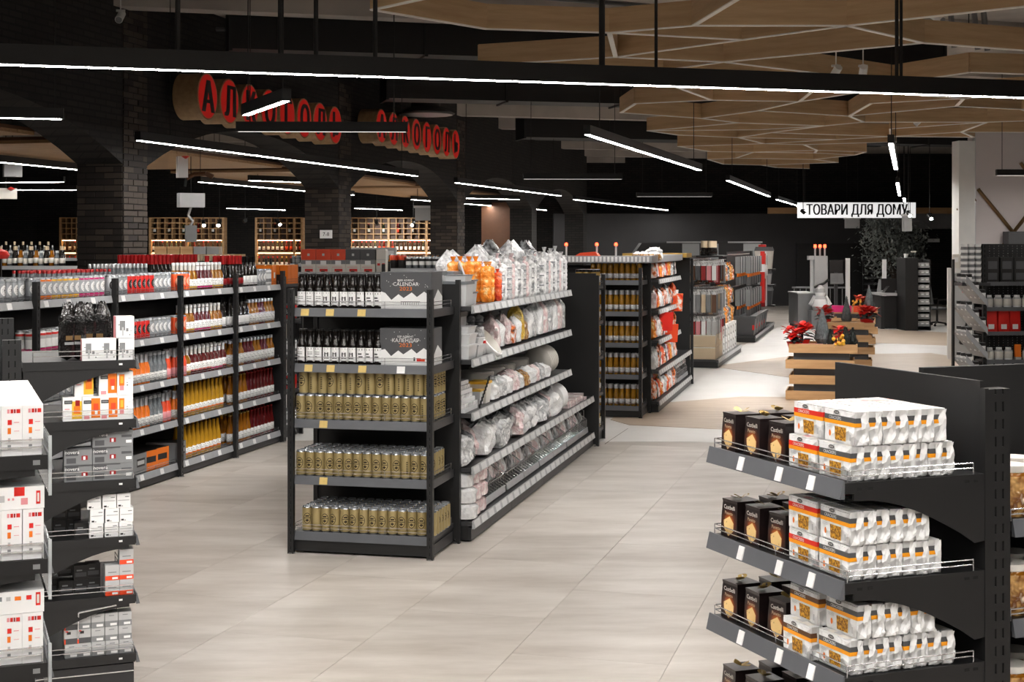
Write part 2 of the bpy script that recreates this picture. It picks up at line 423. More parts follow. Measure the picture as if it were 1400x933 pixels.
ob('wall_left', M().box(-22, -21.6, -6, 51, 0, CEIL, 'brick_wall').mesh('wall_left'), kind='structure', label='black brick side wall')
ob('wall_right', M().box(15.6, 16, -6, 51, 0, CEIL, 'wall_black').mesh('wall_right'), kind='structure', label='black painted side wall')
ob('wall_behind', M().box(-22, 16, -6, -5.6, 0, CEIL, 'wall_black').mesh('wall_behind'), kind='structure', label='black painted wall behind the camera')
# recess with the dark grey doors at the far end
r = ob('wall_recess', M().box(1.4, 12.2, 49.2, 50.4, 0, 3.1, 'wall_black').mesh('wall_recess'), kind='structure', label='dark grey boxed out wall at the far end')
ob('doorway_panel', M().box(9.55, 12.0, 49.1, 49.2, 0, 2.1, 'black_panel').mesh('doorway_panel'), r)
ob('cornice', M().box(8.6, 15.5, 49.05, 49.25, 3.1, 3.3, 'crate_wood').mesh('cornice'), r)
ob('upper_panel', M().box(8.6, 15.5, 49.3, 50.4, 2.6, 3.1, 'grey').mesh('upper_panel'), r)
# brown door on the far wall by the arcade
dr = ob('door_1', M().box(-.55, .55, -.05, .05, 0, 3.3, 'brown').mesh('door'), None, (-.35, 43, 0), -.2, kind='structure', label='plain brown door panel between the far pillars')
# pale wall with bronze cross bracing
wf = Fr(8.7, 27.5, 0, 8)
wl = ob('wall_pale', M().box(0, 7, 0, .3, 0, 4.35, 'wall_lilac').mesh('wall_pale'), None, wf.P(), wf.rz, kind='structure', label='pale lilac wall with bronze cross bracing')
ob('pale_column', M().box(-.36, -.04, -.1, .2, 0, 4.0, 'white_paint').mesh('pale_column'), wl)
ob('corner_trim', M().box(-.05, 0, -.04, 0, 0, 4.35, 'silver').mesh('corner_trim'), wl)
for (a, b) in (((.02, 1.4), (1.6, 3.3)), ((.05, 3.1), (1.6, 1.3)), ((-.36, 2.7), (0, 2.9)), ((.9, 3.6), (2.6, 1.4))):
    ob('brace', M().tube((a[0], -.03, a[1]), (b[0], -.03, b[1]), .035, 'bronze', 4).mesh('brace'), wl)
ob('dark_cabinet_panel', M().box(.55, 1.6, -.25, -.02, 0, 2.3, 'grey_dark').mesh('dark_cabinet_panel'), wl)
# arcade of brick pillars and arches
AW = Fr(-4.656, 17.5, 0, ALPHA)
PITCH, PW = 7.4, .6
bm_a = M().box(0, .232, 0, .06, 0, .062, 'brick_piece').mesh('brick'); bm_b = M().box(0, .232, 0, .06, 0, .062, 'brick_piece_dark').mesh('brick')
bm_h = M().box(0, .106, 0, .06, 0, .062, 'brick_piece').mesh('brick'); bm_h2 = M().box(0, .106, 0, .06, 0, .062, 'brick_piece_dark').mesh('brick')
for k in range(-2, 5):
    pf = AW.sub(0, k*PITCH)
    p = ob('pillar', M().box(-PW, 0, 0, PW, 0, CEIL, 'brick_black' if k not in (0, 1, 2) else 'mortar').mesh('pillar'), None, pf.P(), pf.rz, kind='structure', label=['black brick pillar','black brick pillar','brick pillar in front of the wine wall','brick pillar with a small notice beside the beer rack','far brick pillar by the brown door','black brick pillar','black brick pillar'][k+2])
    if k in (0, 1, 2):
        rows = range(19, 66) if k == 0 else range(19, 64)
        fill = M(); nb = 0
        for rr in rows:
            z = rr*.075
            for side in (0, 1):     # aisle face (+x) and near face (-y)
                xs = [(0, 1), (.244, 1), (.488, 0)] if rr % 2 else [(0, 0), (.118, 1), (.362, 1)]
                for (o, full) in xs:
                    jit = RND.uniform(-.004, .006)
                    dark = RND.random() < (.35 if side == 0 else .6)
                    me = (bm_b if dark else bm_a) if full else (bm_h2 if dark else bm_h)
                    L = .232 if full else .106
                    if nb < (200 if k == 0 else 110 if k == 1 else 0) and z < 4.9:
                        if side == 0: ob('brick', me, p, (.012+jit, o, z), math.pi/2)
                        else: ob('brick', me, p, (-PW+o, -.012+jit-.0, z), 0)
                        nb += 1
                    else:
                        m_ = 'brick_piece_dark' if dark else 'brick_piece'
                        if side == 0: fill.box(-.05, .012+jit, o, o+L, z, z+.062, m_)
                        else: fill.box(-PW+o, -PW+o+L, -.012+jit, .05, z, z+.062, m_)
        ob('brickwork', fill.mesh('brickwork'), p, kind='stuff')
    if k == 1:
        nt = M().box(0, .012, 0, .22, 0, .14, 'tag_white'); nt.text('7-8', .09, 'ink', (.0125, .11, .04), (0,1,0), (0,0,1)); ob('notice', nt.mesh('notice'), p, (-.32, -.03, 2.16), -math.pi/2)
    if k < 4:
        m = M(); n = 16; y0 = PW; y1 = PITCH
        def az(t): return 3.02+.66*(1-abs(2*t-1)**2.2)
        for q in range(n):
            a, b = q/n, (q+1)/n; ya, yb = y0+(y1-y0)*a, y0+(y1-y0)*b
            m.face([(0,ya,az(a)),(0,yb,az(b)),(0,yb,CEIL),(0,ya,CEIL)], 'brick_wall'); m.face([(-PW,yb,az(b)),(-PW,ya,az(a)),(-PW,ya,CEIL),(-PW,yb,CEIL)], 'brick_wall')
            m.face([(0,yb,az(b)),(0,ya,az(a)),(-PW,ya,az(a)),(-PW,yb,az(b))], 'brick_wall')
        ob('wall_arch', m.mesh('wall_arch'), None, pf.P(), pf.rz, kind='structure', label='black brick arch wall between pillars')
# plank ceiling over the wine department, behind the arches
for k in range(-2, 3):
    pf = AW.sub(-7.0, k*PITCH)
    pc = ob('ceiling_planks', M().box(3.7, 6.3, .4, 7.0, 3.36, 3.40, 'brown').mesh('ceiling_planks'), None, pf.P(), pf.rz, kind='structure', label='timber plank ceiling behind the arches')
    pm = M().box(3.7, 6.3, 0, .33, 3.32, 3.36, 'plank_wood').mesh('plank')
    for q in range(18): ob('plank', pm, pc, (0, .42+q*.345, 0))
# disc signs on the arcade wall: drums with red faces and black letters
def drum_sign(y0, pitch, word, z, label):
    fr = AW.sub(.0, y0, z); root = empty('disc_sign', fr, label, 'sign')
    for i, ch in enumerate(word):
        r0 = .30; m = M(); nn = 28
        for q in range(nn):
            a, b = 2*math.pi*q/nn, 2*math.pi*(q+1)/nn
            ca, sa, cb, sb = math.cos(a)*r0, math.sin(a)*r0, math.cos(b)*r0, math.sin(b)*r0
            m.face([(0,ca,sa),(0,cb,sb),(.34,cb,sb),(.34,ca,sa)][::-1], 'drum_wood')
        m.face([(.34, math.cos(2*math.pi*q/nn)*r0, math.sin(2*math.pi*q/nn)*r0) for q in range(nn)], 'drum_wood')
        d = ob('drum', m.mesh('drum', True, 40), root, (.12, i*pitch, 0))
        f = M(); f.face([(.345, math.cos(2*math.pi*q/nn)*.27, math.sin(2*math.pi*q/nn)*.28) for q in range(nn)], 'sign_red')
        ob('red_face', f.mesh('red_face'), d)
        t = M(); vs, fs, w = text_mesh(ch)
        [t.text(ch, .56, 'ink', (.352-.001*e, dx, -.2), (0,.9,0), (0,0,1)) for e, dx in enumerate((0, .03, -.03, .015, -.015))]
        ob('letter', t.mesh('letter'), d)
drum_sign(1.35, .665, 'АЛКОГОЛЬ', 3.95, 'larger row of wooden drums with red faces and black letters')
drum_sign(8.3, .68, 'АЛКОГОЛЬ', 4.12, 'farther small row of wooden drums with red faces and letters')
# ------------------------------------------------------------------ linear lamps
def lamp(p0, p1, z=3.2, w=.075, h=.1, cables=2, label='', group='linear pendant lamps', rods=(), dw=.05, dz=.004, dm='diffuser'):
    a = Vector((p0[0], p0[1], z)); b = Vector((p1[0], p1[1], z)); L = (b-a).length; ang = math.degrees(math.atan2(b.y-a.y, b.x-a.x))
    fr = Fr(a.x, a.y, z, ang); root = empty('linear_lamp', fr, label, 'lamp', group)
    ob('housing', M().box(0, L, -w/2, w/2, 0, h, 'lamp_black').mesh('housing'), root)
    ob('diffuser', M().box(.02, L-.02, -dw/2, dw/2, -dz, 0, dm).mesh('diffuser'), root)
    for q in range(cables):
        x = L*(.08+.84*q/max(1, cables-1)) if cables > 1 else L/2
        ob('cable', M().tube((x, 0, h), (x, 0, CEIL-z), .006, 'cable_black', 5).mesh('cable'), root)
    for x in rods: ob('rod', M().tube((x, 0, h), (x, 0, CEIL-z), .022, 'cable_black', 8).mesh('rod'), root)
    return root
def lp(px, py, z=3.2):
    Y = min(48.5, (z-CAM_H)*2000/(335-py)); return ((px-700)/2000*Y, Y)
lr = lamp(lp(-130, 84), lp(1530, 138), 3.2, .1, .13, 0, 'very long black linear lamp crossing the whole aisle', rods=(), dw=.038)
LL = (Vector(lp(1530,138))-Vector(lp(-130,84))).length
for px, rr in ((243, .018), (383, .016), (432, .016), (513, .016), (823, .022), (897, .012), (1226, .014), (1232, .012)):
    # rods and feeds down to the long lamp
    p0, p1 = Vector(lp(-130,84)), Vector(lp(1530,138)); k = (px-700)/2000
    t = (k*p0.y-p0.x)/((p1.x-p0.x)-k*(p1.y-p0.y)); x = t*LL
    ob('rod', M().tube((x, 0, .1), (x, 0, CEIL-3.2), rr, 'cable_black', 8).mesh('rod'), lr)
LAMPS = [((188,192),(570,241),'long lit lamp slanting past the brick pillar'),((272,249),(483,267),'lit lamp behind the first pillar over the wine area'),
 ((563,273),(747,288),'long lit lamp low over the far centre racks'),((623,250),(766,268),'lit lamp above the middle of the shop near the drum sign'),
 ((785,273),(913,288),'long lit lamp over the juice rack'),((802,184),(957,233),'bright lamp over the aisle in front of the lattice edge'),
 ((995,247),(1052,269),'lit lamp over the household racks'),((1062,273),(1092,282),'short lit lamp just beside the hanging sign'),
 ((1218,196),(1225,232),'bright lamp pointing end-on above the hanging sign'),((1227,250),(1230,268),'second end-on lamp directly above the hanging sign'),((1236,271),(1237,276),'smallest end-on lamp touching the hanging sign'),
 ((-40,218),(176,239),'lit lamp running out of the picture beside the first pillar'),((335,158),(392,138),'short tilted lamp in front of the drum sign'),
 ((-60,160),(87,163),'short lit lamp high beside the arch'),((-20,250),(88,249),'upper thin lamp behind the first arch'),((-20,260),(105,260),'lower thin lamp behind the first arch'),
 ((310,285),(390,288),'small lit lamp in front of the wine cubbyholes'),((485,285),(550,288),'small lit lamp between the second and third pillars'),
 ((588,270),(710,273),'thin lamp crossing above the far racks'),((485,252),(340,247),'thin dim lamp behind the long slanting lamp')]
for a, b, lb in LAMPS:
    lamp(lp(*a), lp(*b), label=lb, cables=2)
for a, b, lb in (((323,180),(555,178),'dark lamp seen edge-on below the drum sign'),((715,245),(855,243),'dark edge-on lamp before the far black wall'),((870,269),(970,270),'small dark edge-on lamp over the kitchen rack'),
  ((1362,240),(1480,238),'black edge-on lamp in front of the pale wall'),((1302,268),(1480,267),'lower black edge-on lamp before the pale wall')):
    A, B = lp(*a), lp(*b); lamp(A, (B[0], A[1]+.05), label=lb, cables=2, dw=.03, dz=.002, dm='diffuser_dim')
# lamps added out of view over near aisles and right side for brightness
for i, (x, y) in enumerate(((-4.6,4.1),(-2.6,4.1),(-.8,4.1),(.9,4.1),(2.6,4.1),(-3.0,.4),(-.9,.4),(1.0,.4),(3.4,.4),(5.6,5.0),(-1.5,-3.5),(2.5,-3.5),(7.4,12),(9.6,23.2),(11.4,23.2))):
    fr = Fr(x, y, 0, 0); lamp((x, y), (x+.56, y+2.4), label=f'{nth(i)} linear lamp over the aisles behind the viewer', group='linear lamps over the near aisles', dw=.07)
# ------------------------------------------------------------------ hanging timber lattice
LZ = 4.0
LF = Fr(.55, 12.2, LZ, ALPHA)
lat = empty('timber_lattice', LF, 'timber honeycomb lattice hanging under the ceiling', 'lattice')
_vj = {}
def hv(i, j, k):
    """honeycomb corner k of cell (i,j), nudged the same way for every cell that shares it"""
    sx, R_ = 2.5, 1.5
    cx = i*sx + (j % 2)*sx/2; cy = j*R_*1.5
    x = cx + sx/2*(0, 1, 1, 0, -1, -1)[k]; y = cy + R_*(1, .5, -.5, -1, -.5, .5)[k]
    key = (round(x*20), round(y*20))
    for dx in (-2, -1, 0, 1, 2):
        for dy in (-2, -1, 0, 1, 2):
            if (key[0]+dx, key[1]+dy) in _vj: return _vj[(key[0]+dx, key[1]+dy)]
    q = random.Random(key[0]*7919+key[1]); _vj[key] = (x+q.uniform(-.5, .5), y+q.uniform(-.42, .42)); return _vj[key]
edges = set()
for j in range(-1, 12):
    for i in range(0, 7):
        if (i, j) in ((2, 4), (3, 4), (4, 7), (3, 7), (5, 5), (2, 8)) or random.Random(i*131+j*17).random() < .1: continue
        for k in range(6):
            a, b = hv(i, j, k), hv(i, j, (k+1) % 6)
            edges.add((a, b) if a < b else (b, a))
        # some cells are split by an extra board
        if random.Random(i*37+j*91).random() < .55:
            k = random.Random(i+j*5).randrange(3); a, b = hv(i, j, k), hv(i, j, (k+3) % 6); c_ = ((a[0]+b[0])/2+.2, (a[1]+b[1])/2-.15)
            edges.add((a, c_)); edges.add((c_, b)) if j % 2 else None; edges.add((hv(i, j, (k+2) % 6), c_))
nb = 0
for a, b in sorted(edges):
    wa, wb = LF.P(*a), LF.P(*b)
    if max(wa[0], wb[0]) > 8.15 and max(wa[1], wb[1]) > 26.6: continue
    if max(wa[0], wb[0]) > 14: continue
    L = math.hypot(a[0]-b[0], a[1]-b[1]); an = math.atan2(b[1]-a[1], b[0]-a[0])
    m = M().box(0, L, -.022, .022, .01, .23, 'lattice_wood'); m.box(-.004, L+.004, -.024, .024, 0, .01, 'pale_edge')
    ob('board', m.mesh('board'), lat, (a[0], a[1], 0), an); nb += 1
for q in range(10):
    x, y = 1.0+(q % 3)*2.4, 2+q*2.2
    ob('hanger_wire', M().tube((x, y, .2), (x, y, CEIL-LZ), .006, 'cable_black', 5).mesh('hanger_wire'), lat)
# ------------------------------------------------------------------ ducts, cameras, vents
def duct(p0, p1, w, h, z, label):
    a = Vector(p0); b = Vector(p1); L = (b-a).length; fr = Fr(a.x, a.y, z, math.degrees(math.atan2(b.y-a.y, b.x-a.x)))
    root = empty('air_duct', fr, label, 'duct'); n = max(2, int(L/2))
    ob('duct_run', M().box(0, L, -w/2, w/2, 0, h, 'black_duct').mesh('duct_run'), root)
    fm = M().box(-.02, .02, -w/2-.03, w/2+.03, -.03, h+.03, 'black_duct').mesh('flange')
    for q in range(n+1): ob('flange', fm, root, (q*L/n, 0, 0))
duct((-3.6,18.6),(6,21.0),.8,.5,4.5,'wide black air duct running across above the drum sign')
duct((-2.2,25.2),(12,28.7),.7,.5,4.55,'black air duct across the middle of the ceiling')
duct((.2,33.6),(14,37),.8,.5,4.5,'black air duct near the far wall')
duct((5.6,14),(11,30),.6,.45,4.6,'black air duct above the timber lattice')
def vent(x, y, z, r, label):
    fr = Fr(x, y, z); root = empty('round_air_vent', fr, label, 'air vent')
    ob('drop_duct', M().lathe([(r*.5,.12,'black_duct'),(r*.5,CEIL-z,'black_duct')], 20).mesh('drop_duct', True), root)
    ob('dish', M().lathe([(r*.95,0,'black_duct'),(r,.02,'black_duct'),(r*.55,.14,'black_duct')], 28).mesh('dish', True), root)
    for q, k in enumerate((.92, .7, .46)):
        ob('ring', M().lathe([(r*k,-.008-.004*q,'grey_light'),(r*(k-.2),-.012-.004*q,'grey_light')], 28).mesh('ring', True), root)
vent(-2.66, 19.6, 4.72, .46, 'large round air vent under a black drop duct')
vent(-1.62, 27.5, 4.5, .55, 'flat round air vent above the farther drum sign')
vent(1.35, 34.0, 4.85, .5, 'small round air vent beside the lattice edge')
def spot(x, y, z, label, turn=0, up=None, m='white_paint', lit=True, group=None, aim=None, power=0):
    fr = Fr(x, y, z, turn); root = empty('spotlight', fr, label, 'spotlight', group)
    up = up or CEIL-z
    ob('stem', M().tube((0,0,.06), (0,0,up), .008, m, 6).mesh('stem'), root)
    ob('bracket', M().box(-.05,.05,-.012,.012,.05,.075,m).mesh('bracket'), root)
    if aim:
        root.rotation_euler = (0, 0, 0); d = (Vector(aim)-Vector((x, y, z))).normalized()
    else: d = Vector((0, -.85, -.53)).normalized()
    h = ob('head', M().tube(-d*.07, d*.11, .045, m, 14).mesh('head', True), root)
    ob('lens', M().tube(d*.111, d*.118, .038, 'spot_lens' if lit else 'grey', 14).mesh('lens'), h)
    if power:
        L = bpy.data.lights.new('spot_beam', 'SPOT'); L.energy = power; L.spot_size = math.radians(46); L.spot_blend = .8; L.shadow_soft_size = .06; L.color = (1, .97, .93)
        lo = bpy.data.objects.new('spot_beam', L); COL.objects.link(lo); lo.parent = root; lo.location = d*.13; lo.rotation_euler = d.to_track_quat('-Z', 'Y').to_euler()
for i, (px, py, Y, lb, lit) in enumerate(((165,22,17,'white spotlight pair fixed high on the dark ceiling',0),(1143,98,16,'white spotlight under the lattice beside another',0),(1180,98,16,'second white spotlight under the lattice',0),
   (1258,164,24,'white double spotlight under the far lattice',0),(1271,296,34,'lit spotlight hanging near the pale wall',1),(1242,292,36,'lit spotlight in front of the last letter of the sign',1),(1098,290,36,'lit black spotlight in front of the sign letter O',1),
   (335,302,34,'lit black spotlight over the wine cubbyholes',1),(300,305,33,'dim black spotlight over the wine cubbyholes',1),(380,304,36,'black spotlight near the second pillar',1),(515,305,37,'lit spotlight between wine wall arches',1),(565,305,38,'small spotlight over the last wine cubbyholes',1),
   (278,305,33.5,'tiny lit spotlight by the first pillar',1),(1278,22,16,'white spotlight beside the ceiling pipes',0))):
    z = CAM_H+(335-py)*Y/2000; spot((px-700)/2000*Y, Y, z, lb, RND.uniform(-40, 40), None, 'white_paint' if py < 200 else 'lamp_black', lit, None, *{1: ((2.3,19.5,.9), 420), 2: ((4.1,19.4,.7), 260), 3: ((3.9,26.5,1.0), 520), 7: ((-8.6,40.2,1.8), 300), 10: ((-3.4,40.4,1.8), 300)}.get(i, (None, 0)))
for i, (x, y, aim, pw) in enumerate(((-.5,6.0,(-1.0,9.7,1.0),260),(1.8,11.0,(.0,11.5,1.0),190),(2.3,11.4,(.5,13.4,1.1),220),(-.7,11.2,(-2.6,14.0,1.0),230),(-1.6,10.5,(-3.3,12.6,1.0),200),(-.5,2.4,(1.2,4.3,1.0),75),(.6,1.4,(1.3,4.1,.8),75),(-.7,2.8,(-2.0,6.5,.9),170),(-.7,.6,(-1.3,3.7,1.1),60))):  # spotlights added above the frame to brighten the shelf fronts
    spot(x, y, 4.3, f'{nth(i)} shelf spotlight over the near aisles', 0, None, 'white_paint', True, 'shelf spotlights over the near aisles', aim, pw)
# pipes and cables on the ceiling
for i, (x, y) in enumerate(((5.0,17.2),(5.35,17.4),(5.5,17.5))):
    ob('ceiling_pipe', M().path([(0,0,0),(.25,.4,-.02),(.35,.5,-.7)], .035, 'grey', 10).mesh('ceiling_pipe', True), None, (x, y, CEIL-.06), label=f'{nth(i)} of three grey pipes bending off the ceiling', cat='pipe')
pts = [(2.2+.18*q, 15+.1*math.sin(q), 4.9-.18*math.sin(q*.5)) for q in range(16)]
ob('ceiling_cable', M().path(pts, .014, 'cable_black', 6).mesh('ceiling_cable'), label='loose black cable looping below the ceiling', cat='cable')
for i, (x0, y0, x1, y1) in enumerate(((-4.6,17.5,1.2,19),(-3.2,15.8,2.4,18.5),(-6,19.5,-.5,21))):
    ob('conduit', M().tube((x0,y0,5.0),(x1,y1,5.02),.03,'grey_dark',8).mesh('conduit', True), label=f'{nth(i)} thin grey conduit under the ceiling slab', cat='conduit')
# ------------------------------------------------------------------ hanging department sign
SY = 41.0
def at(px, py, Y): return ((px-700)/2000*Y, Y, CAM_H+(335-py)*Y/2000)
sx0, _, sz0 = at(1091, 298, SY); sx1, _, sz1 = at(1252, 277, SY)
root = empty('department_sign', Fr(sx0, SY, sz0), 'white hanging sign with black Cyrillic words for household goods', 'sign')
W_, H_ = sx1-sx0, sz1-sz0
ob('sign_board', M().box(0, W_, 0, .08, 0, H_, 'sign_face').mesh('sign_board'), root)
vs, fs, tw_ = text_mesh('ТОВАРИ ДЛЯ ДОМУ')
lt = M()
for dx in (-.012, -.004, .004, .012): lt.text('ТОВАРИ ДЛЯ ДОМУ', (W_*.86)/tw_, 'ink', (W_/2+dx, -.004-abs(dx)*.05, H_*.2), (1,0,0), (0,0,1.45))
ob('lettering', lt.mesh('lettering'), root)
for x in (.2, W_-.2): ob('cable', M().tube((x,.04,H_),(x,.04,CEIL-sz0),.01,'cable_black',5).mesh('cable'), root)
# exit lights and boxes that hang in the far part
for px, py, Y, w, h, lb in ((1165,306,45,.42,.28,'grey box hanging under the household sign'),(1240,306,40,.22,.42,'white box hanging below the end of the household sign'),(583,293,33,.5,.28,'grey projector box hanging over the far racks')):
    x, y, z = at(px, py, Y); rt = empty('hanging_box', Fr(x, y, z), lb, 'box')
    ob('case', M().box(-w/2, w/2, -.1, .1, -h/2, h/2, 'grey_light').mesh('case'), rt); ob('lip', M().box(-w/2-.03, w/2+.03, -.12, .12, h/2, h/2+.05, 'white_paint').mesh('lip'), rt)
    for s_ in (-1, 1): ob('cord', M().tube((s_*w/2*.8,0,h/2),(s_*w/2*.8,0,CEIL-z),.008,'cable_black',4).mesh('cord'), rt)
# gift boxes on strings over the wine area
for px, py, Y, w, d, h, m1, lb in ((249,226,21,.14,.14,.36,'white','tall white gift box with red bow hanging on a string'),(261,274,21,.36,.2,.2,'silver','silver gift box hanging on a string by the pillar'),(17,232,22,.26,.2,.22,'grey_light','grey gift box hanging at the edge of the arch'),(8,265,22,.3,.2,.16,'offwhite','flat pale gift box with red ribbon hanging low')):
    x, y, z = at(px, py, Y); rt = empty('gift_box', Fr(x, y, z-h/2, 25), lb, 'gift box')
    ob('carton', M().box(-w/2,w/2,-d/2,d/2,0,h,m1).mesh('carton'), rt); ob('ribbon', M().box(-w/2-.004,w/2+.004,-.02,.02,-.003,h+.003,m1 if 'silver' in lb else 'grey').mesh('ribbon'), rt)
    if 'red' in lb: ob('bow', M().lathe([(.01,0,'red'),(.06,.03,'red'),(.01,.06,'red')],10,w*.2,-d/2-.02,h*.75).mesh('bow', True), rt)
    if 'silver' in lb: ob('tassel', M().path([(0,0,0),(-.04,0,-.12),(.03,0,-.2),(-.02,0,-.28)], .02, 'silver', 6).box(-.08,.08,-.03,.03,-.5,-.26,'grey').mesh('tassel'), rt)
    ob('string', M().tube((0,0,h),(0,0,CEIL-z+h/2),.006,'cable_black',4).mesh('string'), rt)
x, y, z = at(272, 244, 21)
ob('withered_garland', M().path([(-.18,0,0),(-.08,.02,.06),(.1,0,.07),(.2,.01,.02)], .035, 'brown', 6).path([(-.18,0,0),(-.2,0,-.12)], .02, 'dark_green', 5).path([(.02,0,.05),(.02,0,1.4)], .005, 'cable_black', 4).mesh('withered_garland'), None, (x,y,z), label='dry brown garland hanging above the silver gift box', cat='garland')
# ------------------------------------------------------------------ rack building blocks
_MC = {}
def cached(key, fn):
    if key not in _MC: _MC[key] = fn()
    return _MC[key]
def post_mesh(w, d, h, cols, pitch=.05, sl=.026, sw=.007, face='-y'):
    """slotted upright: a core with plates on the face, the gaps are the slots"""
    def mk():
        m = M().box(0, w, .004, d, 0, h, 'slot_dark' if False else 'black_metal')
        edges = [0]
        for c in range(cols):
            cx = w*(c+1)/(cols+1); edges += [cx-sw/2, cx+sw/2]
        edges.append(w)
        for e in range(0, len(edges), 2): m.box(edges[e], edges[e+1], 0, .004, 0, h, 'black_metal')
        for c in range(cols):
            x0, x1 = edges[1+2*c], edges[2+2*c]
            m.face([(x0,.0037,0),(x1,.0037,0),(x1,.0037,h),(x0,.0037,h)], 'slot_dark')
            z = 0
            while z < h-.001:
                z1 = min(h, z+pitch-sl); m.box(x0, x1, 0, .004, z, z1, 'black_metal'); z += pitch
        return m.mesh('post')
    return cached(('post', w, d, h, cols, pitch), mk)
def wire_mesh(w, d, sides, hgt=.05, r=.0022, n=5):
    def mk():
        m = M(); y = .012
        for z in (hgt*.55, hgt): m.tube((.006,y,z),(w-.006,y,z), r, 'wire', n)
        k = max(2, int(w/.3)+1)
        for q in range(k):
            x = .006+(w-.012)*q/(k-1); m.tube((x,y,0),(x,y,hgt), r, 'wire', n)
        for sx, on in ((.006, sides[0]), (w-.006, sides[1])):
            if on:
                for z in (hgt*.55, hgt): m.tube((sx,y,z),(sx,d-.04,z), r, 'wire', n)
                m.tube((sx,d-.04,0),(sx,d-.04,hgt), r, 'wire', n)
        return m.mesh('wire_guard')
    return cached(('wire', w, d, sides, hgt, r), mk)
TAGM = {}
def shelf(root, fr, x, y, z, rot, w, d, rail='rail_grey', rh=.048, tags=(), wire=True, sides=(False, False), tagmat='tag_white', brackets=(), hgt=.05, plate='shelf_steel', tw=.055, tilt=0, r=.0022):
    """a shelf part: front edge along its own x axis, depth along y; gives back the frame of its top"""
    sh = ob('shelf', cached(('sh', w, d, plate), lambda: M().box(0, w, 0, d, -.03, 0, plate).mesh('shelf')), root, (x, y, z), math.radians(rot))
    ob('price_rail', cached(('rail', w, rail, rh), lambda: M().prism([(-.016,-rh),(-.004,.007),(0,.007),(0,-rh)], 'x', 0, w, rail).mesh('price_rail')), sh)
    if wire: ob('wire_guard', wire_mesh(w, d, sides, hgt, r), sh)
    for t in tags:
        tx, tm = t if isinstance(t, tuple) else (t, tagmat)
        ob('price_tag', cached(('tag', tw, tm, rh), lambda: M().prism([(-.019,-rh*.9),(-.008,0),(-.0045,0),(-.0155,-rh*.9)], 'x', 0, tw, tm).mesh('price_tag')), sh, (tx, 0, 0))
    for bx in brackets:
        pts = [(.03,-.03),(d,-.03),(d,-.19),(d-.04,-.195)]+[(d-.04-(d-.08)*q/8, -.19+.14*math.sin(math.pi/2*q/8)) for q in range(1, 8)]+[(.03,-.05)]
        ob('bracket', cached(('br', d, bx > .1), lambda: M().prism(pts, 'x', -.004, .004, 'black_metal').mesh('bracket')), sh, (bx, 0, 0))
    return fr.sub(x, y, z+.001, rot)
def feet(root, pts):
    me = cached('foot', lambda: M().lathe([(.026,0,'foot_steel'),(.026,.006,'foot_steel'),(.01,.012,'foot_steel'),(.01,.03,'foot_steel')], 10).mesh('levelling_foot', True))
    for x, y in pts: ob('levelling_foot', me, root, (x, y, 0))
# ------------------------------------------------------------------ product shapes
def can_mesh(key, h, r, bands, n=14):
    """bands = [(z fraction, material), ...] from the bottom"""
    def mk():
        pr = [(r*.8, 0, 'silver_can'), (r, .008, 'silver_can')]
        for zf, m in bands: pr.append((r, max(.009, h*zf-.014 if zf == 1 else h*zf), m))
        pr += [(r*.86, h-.003, 'silver_can'), (r*.86, h, 'silver_can'), (r*.78, h-.004, 'silver_can')]
        return M().lathe(pr, n).mesh('can', True, 50)
    return cached(('can', key), mk)
def bottle_mesh(key, h, r, glass, cap, label=None, neck=.32, sh=(.52, .72), caph=.06, n=12, l2=None, foil=None, foot=None):
    def mk():
        rn = r*neck*1.25; z0, z1 = h*sh[0], h*sh[1]; c = h-caph*h
        pr = [(r*.9, 0, glass), (r, .006, glass)]
        if label:
            a, b, lm = label; pr += [(r, h*a, glass), (r*1.015, h*a+.0005, lm)]+([(r*1.015, h*foot[0], foot[1])] if foot else [])+[(r*1.015, h*b, lm), (r, h*b+.0005, lm)]
        pr += [(r, z0, glass), (r*.86, z0+(z1-z0)*.35, glass), (rn*1.15, z1, glass)]
        if l2: pr += [(rn, h*l2[0], glass), (rn*1.04, h*l2[1], l2[2])]
        pr += [(rn, c, foil or glass), (rn*1.12, c+.001, cap), (rn*1.12, h-.002, cap), (rn*.95, h, cap)]
        return M().lathe(pr, n).mesh('bottle', True, 50)
    return cached(('bot', key), mk)
def carton_mesh(key, w, d, h, m, decals=()):
    """box with flat printed patches; decals = (face, x0, x1, z0, z1, material) as fractions, face 'f' front, 'l' left, 'r' right, 't' top"""
    def mk():
        mm = M().box(-w/2, w/2, -d/2, d/2, 0, h, m); e = .0006
        for q, (f, a, b, c, e2, mt) in enumerate(decals):
            o = e*(1+q*.35)
            if f == 'f': mm.face([(-w/2+a*w,-d/2-o,c*h),(-w/2+b*w,-d/2-o,c*h),(-w/2+b*w,-d/2-o,e2*h),(-w/2+a*w,-d/2-o,e2*h)], mt)
            elif f == 'r': mm.face([(w/2+o,-d/2+a*d,c*h),(w/2+o,-d/2+b*d,c*h),(w/2+o,-d/2+b*d,e2*h),(w/2+o,-d/2+a*d,e2*h)], mt)
            elif f == 'l': mm.face([(-w/2-o,d/2-a*d,c*h),(-w/2-o,d/2-b*d,c*h),(-w/2-o,d/2-b*d,e2*h),(-w/2-o,d/2-a*d,e2*h)], mt)
            elif f == 't': mm.face([(-w/2+a*w,-d/2+c*d,h+o),(-w/2+b*w,-d/2+c*d,h+o),(-w/2+b*w,-d/2+e2*d,h+o),(-w/2+a*w,-d/2+e2*d,h+o)], mt)
        return mm.mesh('carton')
    return cached(('car', key), mk)
